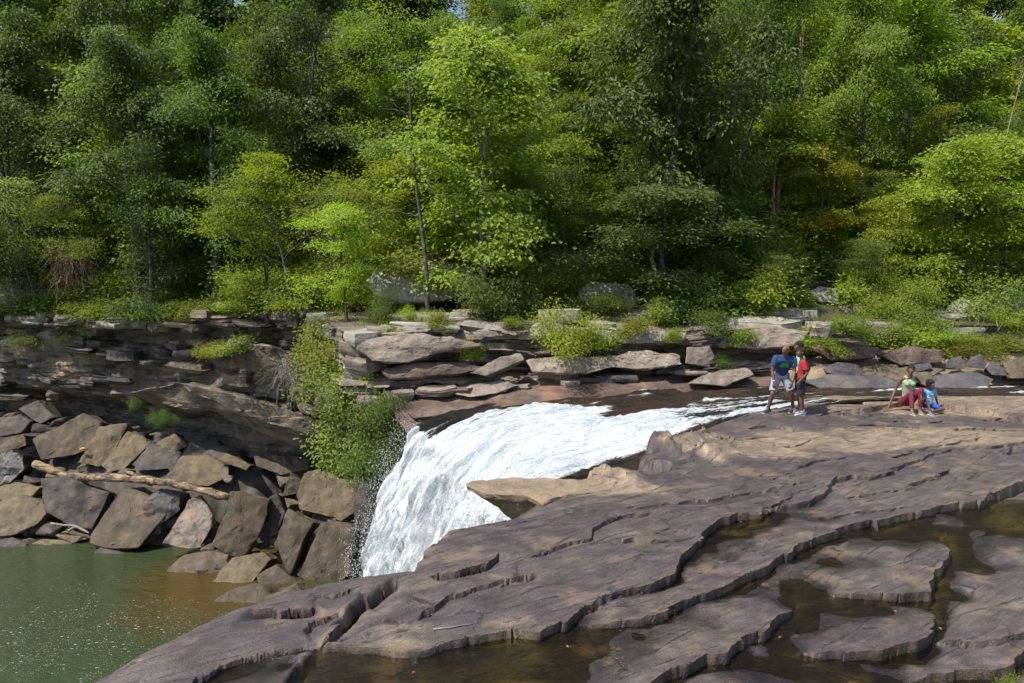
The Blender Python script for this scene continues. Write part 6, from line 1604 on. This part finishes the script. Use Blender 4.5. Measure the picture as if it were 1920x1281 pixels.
def head_prims(c, f, s=1.0, up=(0, 0, 1)):
    """skull, jaw, nose, ears round centre c; f = way the face looks"""
    c = np.array(c, float); u = unit(np.array(up, float)); f = unit(np.array(f, float) - u * np.dot(f, u)); r = np.cross(f, u)
    pr = [('h', [(c + u * .035 * s - f * .018 * s, (.078 * s,) * 3), (c + u * .03 * s + f * .03 * s, (.066 * s,) * 3)]),
          ('h', [(c + u * .0 * s + f * .03 * s, (.064 * s,) * 3), (c - u * .085 * s + f * .058 * s, (.028 * s,) * 3), (c - u * .05 * s - f * .01 * s, (.05 * s,) * 3)]),
          ('h', [(c + u * .012 * s + f * .092 * s, (.009 * s,) * 3), (c - u * .026 * s + f * .108 * s, (.013 * s,) * 3), (c - u * .03 * s + f * .092 * s + r * .012 * s, (.011 * s,) * 3), (c - u * .03 * s + f * .092 * s - r * .012 * s, (.011 * s,) * 3)]),
          ('c', c + u * .028 * s + f * .088 * s + r * .03 * s, c + u * .028 * s + f * .088 * s - r * .03 * s, .011 * s, .011 * s),
          ('c', c - u * .055 * s + f * .088 * s + r * .014 * s, c - u * .055 * s + f * .088 * s - r * .014 * s, .013 * s, .013 * s)]
    for k in (-1, 1):
        pr.append(('h', [(c + r * k * .078 * s + u * .012 * s - f * .012 * s, (.010 * s, .018 * s, .022 * s)), (c + r * k * .076 * s - u * .018 * s - f * .004 * s, (.008 * s,) * 3)]))
    return pr
def face_parts(c, f, s, root, up=(0, 0, 1)):
    c = np.array(c, float); u = unit(np.array(up, float)); f = unit(np.array(f, float) - u * np.dot(f, u)); r = np.cross(f, u)
    I = _ico()
    for k in (-1, 1):
        V, F = [], []; hull_of(c + u * .010 * s + f * .082 * s + r * k * .031 * s + I * .0125 * s, V, F); e = link('eye', mesh_from('eye', V, F, True), EYEW, root)
        V, F = [], []; hull_of(c + u * .010 * s + f * .091 * s + r * k * .031 * s + I * .0065 * s, V, F); link('pupil', mesh_from('pupil', V, F, True), DARKM, e)
        V, F = tube(np.array([c + u * .033 * s + f * .094 * s + r * k * .014 * s, c + u * .039 * s + f * .093 * s + r * k * .032 * s, c + u * .033 * s + f * .082 * s + r * k * .048 * s]), [.004 * s] * 3, 5); link('eyebrow', mesh_from('eyebrow', V, F, True), DARKM, root)
    V, F = tube(np.array([c - u * .057 * s + f * .094 * s + r * .024 * s, c - u * .055 * s + f * .103 * s, c - u * .057 * s + f * .094 * s - r * .024 * s]), [.004 * s, .008 * s, .004 * s], 6); link('mouth', mesh_from('mouth', V, F, True), LIPS, root)
def hair_mesh(c, f, s, kind, up=(0, 0, 1), seed=1):
    c = np.array(c, float); u = unit(np.array(up, float)); f = unit(np.array(f, float) - u * np.dot(f, u)); r = np.cross(f, u)
    k = {'short': 1.0, 'afro': 1.16}.get(kind, 1.05)
    pr = [('h', [(c + u * .052 * s - f * .022 * s, np.array((.084, .084, .080)) * s * k), (c + u * .062 * s + f * .030 * s, np.array((.060, .060, .050)) * s * k)]),
          ('h', [(c + u * .04 * s - f * .03 * s, np.array((.080, .080, .075)) * s * k), (c - u * .03 * s - f * .05 * s, np.array((.055,) * 3) * s * k)])]
    if kind == 'bun':
        pr += [('h', [(c + u * .10 * s - f * .075 * s, (.052 * s,) * 3), (c + u * .03 * s - f * .10 * s, (.05 * s,) * 3), (c - u * .12 * s - f * .095 * s + r * .03 * s, (.03 * s,) * 3)])]
    me = blob(pr, .008, 'hair', 1, .6)
    P = np.array([v.co[:] for v in me.vertices]); N = np.array([v.normal[:] for v in me.vertices])
    P = P + N * (.010 * s * fbm(P * 45 + seed, 2) * (1.6 if kind == 'afro' else .8))[:, None]
    me.vertices.foreach_set('co', P.astype(np.float32).ravel()); me.update()
    return me
def shoe(root, ankle, d, s, mat, name='shoe', ground=0.0, flat=(0, 0, 1)):
    a = np.array(ankle, float); d = unit(np.array(d, float)); u = unit(np.array(flat, float)); sd = np.cross(d, u)
    b = a - u * np.dot(a - np.array((0, 0, ground)), u) if False else a - u * .075 * s
    pr = [('h', [(b - d * .05 * s + u * .03 * s, (.036 * s,) * 3), (b + d * .03 * s + u * .035 * s, (.040 * s,) * 3), (b + d * .15 * s + u * .010 * s + sd * .012 * s, (.033 * s, .033 * s, .026 * s)), (b + d * .15 * s + u * .010 * s - sd * .012 * s, (.033 * s, .033 * s, .026 * s))]), ('c', b - d * .02 * s + u * .05 * s, a + u * .02 * s, .042 * s, .040 * s)]
    o = link(name, blob(pr, .008, name, 2, .5), mat, root)
    pr = [('h', [(b - d * .055 * s - u * .006 * s, (.038 * s, .038 * s, .012 * s)), (b + d * .155 * s - u * .008 * s + sd * .010 * s, (.038 * s, .038 * s, .011 * s)), (b + d * .155 * s - u * .008 * s - sd * .010 * s, (.038 * s, .038 * s, .011 * s))])]
    link('sole', blob(pr, .008, 'sole', 1, .5), SOLE, o)
def A(*v): return np.array(v, float)

def shelf_z(x, y): return float(shelf_height(np.array([x, x]), np.array([y, y]))[0][0])

def person_man():
    g = Pz(1457, 772, 0.0); g[2] = shelf_z(g[0], g[1])
    root = empty('person', g)
    hip = A(.07, .06, .90); hR, hL = A(-.03, .04, .88), A(.17, .04, .88)
    kR, kL = A(-.17, -.12, .50), A(.31, -.10, .52); aR, aL = A(-.22, .02, .09), A(.42, .08, .09)
    sR, sL = A(-.135, -.15, 1.395), A(.315, -.13, 1.365); eR, eL = A(-.205, -.14, 1.08), A(.335, -.17, 1.06); wR, wL = A(-.185, -.24, .80), A(.235, -.31, .79)
    neck = A(.10, -.17, 1.45); hd = A(.08, -.225, 1.595); fd = A(-.75, -.62, -.12); up = A(-.02, -.22, 1)
    b = [('c', hR, kR, .082, .058), ('c', kR, kR + (aR - kR) * .35, .055, .058), ('c', kR + (aR - kR) * .35, aR, .056, .036), ('c', hL, kL, .082, .058), ('c', kL, kL + (aL - kL) * .35, .055, .058), ('c', kL + (aL - kL) * .35, aL, .056, .036),
         ('h', [(hR, (.09, .10, .10)), (hL, (.09, .10, .10)), (A(.08, -.02, 1.10), (.13, .10, .1))]), ('h', [(A(.08, -.02, 1.08), (.13, .10, .1)), (A(-.06, -.13, 1.34), (.10, .10, .09)), (A(.25, -.12, 1.32), (.10, .10, .09))]),
         ('c', sR, eR, .058, .046), ('c', eR, eR + (wR - eR) * .35, .044, .044), ('c', eR + (wR - eR) * .35, wR, .043, .028), ('c', sL, eL, .058, .046), ('c', eL, eL + (wL - eL) * .35, .044, .044), ('c', eL + (wL - eL) * .35, wL, .043, .028),
         ('c', A(.09, -.14, 1.40), hd - A(0, 0, .05), .062, .056), ('c', aR, aR + A(-.08, -.06, -.05), .035, .03), ('c', aL, aL + A(.06, -.08, -.05), .035, .03)]
    b += head_prims(hd, fd, 1.07, up)
    hand(b, wR, A(.02, -.15, -1), A(.4, .6, 0), 1.05, 1, .6); hand(b, wL, A(-.35, -.25, -1), A(-.6, .7, 0), 1.05, -1, .8)
    link('body', blob(b, .0075, 'body', 3, .35), SKIN, root)
    face_parts(hd, fd, 1.07, root, up)
    navy = cloth('navy_tshirt', (.018, .045, .13), .85)
    sp = [('h', [(A(.08, .03, .93), (.165, .115, .05)), (A(.08, -.02, 1.08), (.155, .125, .1))]), ('h', [(A(.08, -.02, 1.08), (.155, .125, .08)), (A(-.07, -.13, 1.33), (.115, .115, .10)), (A(.26, -.12, 1.31), (.115, .115, .10))]),
          ('h', [(A(-.09, -.14, 1.39), (.075,) * 3), (A(.27, -.13, 1.36), (.075,) * 3), (A(.09, -.13, 1.405), (.085, .085, .07))]), ('e', sR, (.076, .076, .076)), ('e', sL, (.076, .076, .076)), ('f', sR, sR + (eR - sR) * .62, .078, .084), ('f', sL, sL + (eL - sL) * .62, .078, .084)]
    shirt = link('tshirt', blob(sp, .010, 'tshirt', 3, .5), navy, root)
    gray = cloth('light_blue_grey_shorts', (.26, .30, .38), .85)
    sp = [('h', [(hR + A(-.02, 0, .08), (.10, .12, .06)), (hL + A(.02, 0, .08), (.10, .12, .06)), (hR, (.11, .12, .08)), (hL, (.11, .12, .08))]), ('f', hR, hR + (kR - hR) * .88, .112, .100), ('f', hL, hL + (kL - hL) * .88, .112, .100)]
    link('shorts', blob(sp, .010, 'shorts', 3, .5), gray, root)
    shoe(root, aR, A(-.8, -.55, 0), 1.15, cloth('dark_blue_shoe', (.03, .045, .08)), ground=0); shoe(root, aL, A(-.75, -.6, 0), 1.15, cloth('dark_blue_shoe_second', (.03, .045, .08)), ground=0)
    wb = unit(eR - wR); V, F = tube(np.array([wR + wb * .02, wR + wb * .045]), [.036, .036], 12); link('wristband', mesh_from('wristband', V, F, True), SOLE, root)
    wb = unit(eL - wL); V, F = tube(np.array([wL + wb * .02, wL + wb * .05]), [.037, .037], 12); link('wristwatch', mesh_from('wristwatch', V, F, True), DARKM, root)
    # green print on the shirt, wrapped on to the cloth
    bv = BVHTree.FromPolygons([v.co[:] for v in shirt.data.vertices], [p.vertices[:] for p in shirt.data.polygons])
    grn = cloth('green_print', (.07, .40, .05), .7, 0)
    for txt, zc in (('RIDE', 1.225), ('MORE', 1.165)):
        cu = bpy.data.curves.new('print', 'FONT'); cu.body = txt; cu.size = .082; cu.align_x = 'CENTER'; cu.offset = .0025
        to = bpy.data.objects.new('print', cu); COL.objects.link(to)
        me = bpy.data.meshes.new_from_object(to.evaluated_get(bpy.context.evaluated_depsgraph_get())); bpy.data.objects.remove(to)
        bm = bmesh.new(); bm.from_mesh(me); bmesh.ops.triangulate(bm, faces=bm.faces)
        bmesh.ops.subdivide_edges(bm, edges=[e for e in bm.edges if e.calc_length() > .02], cuts=1)
        for v in bm.verts:
            x, z = v.co.x + .075, v.co.y + zc
            h = bv.ray_cast(Vector((x, -1, z)), Vector((0, 1, 0)))
            v.co = Vector((x, (h[0].y if h[0] else -.25) - .004, z))
        bm.to_mesh(me); bm.free()
        link('print', me, grn, root)
    tag(root, 'bald person in navy T-shirt and grey shorts leaning forward with wide stance', 'person')

def person_boy(px, py, s, fd, shirtc, shortc, hair, label, shoec, pose):
    g = Pz(px, py, 0.0); g[2] = shelf_z(g[0], g[1])
    root = empty('person', g, 0, s)
    hR, hL = A(-.01, -.075, .86), A(.03, .085, .86)
    kR, kL = A(-.02, -.085, .47), A(.06, .075, .47); aR, aL = A(.02, -.10, .085), A(.12, .10, .085)
    sR, sL = A(-.01, -.175, 1.335), A(.07, .16, 1.335)
    if pose == 'akimbo':
        eR, wR = A(.06, -.225, 1.06), A(-.10, -.20, .88); eL, wL = A(.27, .20, 1.13), A(.17, .16, .93)
    else:
        eR, wR = A(-.02, -.24, 1.06), A(-.08, -.23, .82); eL, wL = A(.12, .26, 1.06), A(.06, .25, .82)
    hd = A(-.035, -.01, 1.545); f = A(*fd)
    b = [('c', hR, kR, .070, .047), ('c', kR, kR + (aR - kR) * .35, .045, .047), ('c', kR + (aR - kR) * .35, aR, .046, .031), ('c', hL, kL, .070, .047), ('c', kL, kL + (aL - kL) * .35, .045, .047), ('c', kL + (aL - kL) * .35, aL, .046, .031),
         ('h', [(hR, (.075, .07, .09)), (hL, (.075, .07, .09)), (A(.015, 0, 1.06), (.08, .105, .08))]), ('h', [(A(.015, 0, 1.04), (.08, .105, .08)), (A(.01, -.10, 1.28), (.075, .07, .08)), (A(.05, .09, 1.28), (.075, .07, .08))]),
         ('c', sR, eR, .043, .035), ('c', eR, wR, .034, .023), ('c', sL, eL, .043, .035), ('c', eL, wL, .034, .023), ('c', A(.03, 0, 1.33), hd - A(0, 0, .05), .047, .045),
         ('c', aR, aR + A(-.10, -.01, -.045), .03, .026), ('c', aL, aL + A(-.10, -.01, -.045), .03, .026)]
    b += head_prims(hd, f, 1.0)
    hand(b, wR, A(-.5, .05, -.9), A(.3, 1, 0), .9, 1, .7); hand(b, wL, A(-.5, -.2, -.8), A(-.2, -1, 0), .9, 1, .7)
    link('body', blob(b, .0075, 'body', 3, .35), SKIN2, root)
    face_parts(hd, f, 1.0, root)
    link('hair', hair_mesh(hd, f, 1.0, hair), HAIR, root)
    sp = [('h', [(A(.02, 0, .87), (.105, .135, .03)), (A(.015, 0, 1.06), (.10, .125, .08))]), ('h', [(A(.015, 0, 1.04), (.10, .125, .06)), (A(.01, -.10, 1.28), (.09, .085, .085)), (A(.05, .09, 1.28), (.09, .085, .085))]),
          ('h', [(A(0, -.13, 1.325), (.058,) * 3), (A(.06, .12, 1.325), (.058,) * 3), (A(.03, 0, 1.345), (.066, .07, .05))]), ('e', sR, (.060, .060, .060)), ('e', sL, (.060, .060, .060)), ('f', sR, sR + (eR - sR) * .66, .060, .070), ('f', sL, sL + (eL - sL) * .66, .060, .070)]
    link('tshirt', blob(sp, .010, 'tshirt', 3, .5), shirtc, root)
    sp = [('h', [(A(.02, -.06, .93), (.095, .08, .05)), (A(.03, .06, .93), (.095, .08, .05)), (hR, (.10, .085, .08)), (hL, (.10, .085, .08))]), ('f', hR, hR + (kR - hR) * .86, .098, .094), ('f', hL, hL + (kL - hL) * .86, .098, .094)]
    link('shorts', blob(sp, .010, 'shorts', 3, .5), shortc, root)
    shoe(root, aR, A(-1, -.12, 0), 1.0, shoec); shoe(root, aL, A(-1, .1, 0), 1.0, shoec)
    tag(root, label, 'person')

def person_woman():
    g = Pz(1714, 769, 0.0); g[2] = shelf_z(g[0], g[1])
    seat_y = 0.50
    zs = shelf_z(g[0], g[1] + seat_y) - g[2]
    root = empty('person', g)
    hz = max(zs, 0.10) + .13
    hR, hL = A(-.06, seat_y, hz), A(.13, seat_y, hz); kR, kL = A(-.03, .12, .50), A(.20, .10, .60); aR, aL = A(-.06, -.02, .085), A(.20, .10, .085)
    dz = hz - .33
    sR, sL = A(-.15, .42, .90 + dz * .6), A(.23, .46, .92 + dz * .6); eR, wR = A(-.235, .53, .63 + dz * .5), A(-.45, .42, zs + .085)
    eL, wL = A(.40, .58, .74), A(.58, .40, .62)
    hd = A(.05, .36, 1.135 + dz * .6); f = A(-.42, -.9, .12)
    tz = hd[2] - 1.135
    b = [('c', hR, kR, .085, .060), ('c', kR, aR, .058, .036), ('c', hL, kL, .085, .060), ('c', kL, aL, .058, .036), ('h', [(hR, (.10, .10, .10)), (hL, (.10, .10, .10)), (A(.04, .46, hz + .22), (.115, .09, .08))]),
         ('h', [(A(.04, .46, hz + .22), (.115, .09, .08)), (A(-.06, .43, .83 + tz), (.085, .085, .09)), (A(.14, .44, .83 + tz), (.085, .085, .09))]),
         ('c', sR, eR, .047, .038), ('c', eR, wR, .037, .026), ('c', sL, eL, .047, .038), ('c', eL, wL, .037, .026), ('c', A(.04, .42, .93 + tz), hd - A(0, 0, .05), .050, .048), ('e', A(-.06, .42, .92 + tz), (.08, .06, .05)), ('e', A(.15, .44, .93 + tz), (.08, .06, .05)),
         ('c', aR, aR + A(-.01, -.08, -.045), .03, .028), ('c', aL, aL + A(0, -.08, -.045), .03, .028)]
    b += head_prims(hd, f, 1.10)
    hand(b, wR, A(-1, -.1, -.15), A(0, 0, -1), .95, 1, .15); hand(b, wL, A(.1, -.7, -.5), A(-.9, 0, .1), .95, 1, .8)
    link('body', blob(b, .0075, 'body', 3, .35), SKIN, root)
    face_parts(hd, f, 1.10, root)
    link('hair', hair_mesh(hd, f, 1.10, 'bun'), HAIR, root)
    sage = cloth('sage_tank_top', (.28, .36, .20), .85)
    sp = [('h', [(A(.04, .47, hz + .06), (.15, .115, .04)), (A(.04, .46, hz + .22), (.13, .105, .08))]), ('h', [(A(.04, .46, hz + .2), (.13, .105, .08)), (A(-.05, .42, .82 + tz), (.098, .10, .09)), (A(.13, .43, .82 + tz), (.098, .10, .09))]), ('e', A(-.03, .35, .78 + tz), (.075, .06, .07)), ('e', A(.11, .35, .78 + tz), (.075, .06, .07)),
          ('e', A(-.045, .425, .925 + tz), (.060, .074, .066)), ('e', A(.135, .44, .935 + tz), (.060, .074, .066))]
    link('tank_top', blob(sp, .010, 'tank_top', 3, .5), sage, root)
    red = cloth('maroon_leggings', (.155, .012, .035), .8)
    sp = [('h', [(hR, (.118, .12, .115)), (hL, (.118, .12, .115))]), ('c', hR, kR, .105, .076), ('f', kR, kR + (aR - kR) * .80, .074, .052), ('c', hL, kL, .105, .076), ('f', kL, kL + (aL - kL) * .80, .074, .052)]
    link('leggings', blob(sp, .010, 'leggings', 3, .5), red, root)
    tan = cloth('taupe_shoe', (.20, .17, .13))
    shoe(root, aR, A(-.05, -1, 0), .98, tan); shoe(root, aL, A(-.05, -1, 0), .98, tan)
    tag(root, 'seated person in sage tank top and maroon leggings propped on one arm', 'person')
    return g, zs

def person_child(zs):
    g = Pz(1746, 770, 0.0); g[2] = shelf_z(g[0], g[1])
    root = empty('person', g)
    hz = .13 + .06
    hR, hL = A(.02, .34, hz), A(.16, .36, hz); kR, kL = A(-.06, .08, .36), A(.40, .18, .12); aR, aL = A(-.04, -.02, .075), A(.06, .08, .07)
    sR, sL = A(-.045, .30, .565), A(.22, .33, .565); eR, wR = A(-.17, .20, .50), A(-.26, .02, .44); eL, wL = A(.31, .38, .36), A(.36, .34, .15)
    hd = A(.07, .24, .745); f = A(.62, -.78, -.05)
    b = [('c', hR, kR, .060, .042), ('c', kR, aR, .041, .028), ('c', hL, kL, .060, .042), ('c', kL, aL, .041, .028), ('h', [(hR, (.07, .075, .075)), (hL, (.07, .075, .075)), (A(.09, .33, .38), (.085, .07, .06))]), ('h', [(A(.09, .33, .38), (.085, .07, .06)), (A(.02, .31, .53), (.06, .06, .055)), (A(.16, .32, .53), (.06, .06, .055))]),
         ('c', sR, eR, .036, .029), ('c', eR, wR, .029, .02), ('c', sL, eL, .036, .029), ('c', eL, wL, .029, .02), ('c', A(.09, .31, .56), hd - A(0, 0, .05), .042, .042), ('c', aR, aR + A(.03, -.07, -.04), .026, .024), ('c', aL, aL + A(-.07, -.03, -.03), .026, .024)]
    b += head_prims(hd, f, .96)
    hand(b, wR, A(-.2, -.3, -1), A(1, 0, 0), .72, 1, .5); hand(b, wL, A(.2, -.3, -.5), A(0, 0, -1), .72, 1, .2)
    link('body', blob(b, .0062, 'body', 3, .4), SKIN2, root)
    face_parts(hd, f, .96, root)
    link('hair', hair_mesh(hd, f, .96, 'afro'), HAIR, root)
    blue = cloth('sky_blue_tshirt', (.10, .42, .66), .85)
    sp = [('h', [(A(.09, .34, .24), (.125, .11, .03)), (A(.09, .33, .38), (.11, .09, .06))]), ('h', [(A(.09, .33, .37), (.11, .09, .06)), (A(.02, .31, .53), (.075, .075, .058)), (A(.16, .32, .53), (.075, .075, .058))]), ('e', sR, (.050, .050, .050)), ('e', sL, (.050, .050, .050)), ('f', sR, sR + (eR - sR) * .7, .048, .056), ('f', sL, sL + (eL - sL) * .7, .048, .058)]
    shirt = link('tshirt', blob(sp, .007, 'tshirt', 2, .5), blue, root)
    bv = BVHTree.FromPolygons([v.co[:] for v in shirt.data.vertices], [p.vertices[:] for p in shirt.data.polygons])
    def patch(name, cx, cz, rx, rz, col, rot, lift, inner=0.0):
        n = 24; vs = []; fs = []
        for k in range(n):
            th = 2 * math.pi * k / n
            for rr in ((inner, 1.0)):
                x = rx * rr * math.cos(th); z = rz * rr * math.sin(th)
                X = cx + x * math.cos(rot) - z * math.sin(rot); Z = cz + x * math.sin(rot) + z * math.cos(rot)
                h = bv.ray_cast(Vector((X, -1, Z)), Vector((0, 1, 0))); vs.append((X, (h[0].y if h[0] else .24) - lift, Z))
        for k in range(n):
            a = 2 * k; b_ = 2 * ((k + 1) % n); fs.append((a, a + 1, b_ + 1, b_))
        link(name, mesh_from(name, vs, fs, True), cloth(name + '_ink', col, .7, 0), root)
    patch('print_ring', .095, .44, .085, .055, (.75, .8, .82), .15, .003, .72); patch('print', .095, .45, .062, .024, (.55, .10, .02), .12, .004, .02); patch('print_mark', .07, .485, .022, .008, (.02, .03, .06), .3, .004, .02)
    royal = cloth('royal_blue_shorts', (.025, .07, .36), .8)
    sp = [('h', [(hR, (.085, .088, .085)), (hL, (.085, .088, .085))]), ('f', hR, hR + (kR - hR) * .72, .075, .072), ('f', hL, hL + (kL - hL) * .72, .075, .074)]
    link('shorts', blob(sp, .007, 'shorts', 2, .5), royal, root)
    sh = cloth('grey_shoe', (.16, .17, .24))
    shoe(root, aR, A(.25, -1, 0), .78, sh); shoe(root, aL, A(-.9, -.4, 0), .78, sh)
    tag(root, 'seated child in sky-blue printed T-shirt and royal blue shorts', 'person')

person_man()
greyshoe = cloth('grey_white_shoe', (.30, .31, .36)); 
person_boy(1499, 776, 1.0, (-1, -.25, -.05), cloth('red_tshirt', (.36, .022, .024)), cloth('black_shorts', (.012, .013, .022)), 'short', 'standing boy in red T-shirt and black shorts with hand on hip', greyshoe, 'akimbo')
person_boy(1495, 769.5, 1.06, (-.95, -.3, 0), cloth('mint_tshirt', (.30, .62, .46)), cloth('charcoal_shorts', (.03, .028, .034)), 'afro', 'standing boy in mint T-shirt mostly hidden behind the boy in red', greyshoe, 'hang')
_g, _zs = person_woman()
person_child(_zs)
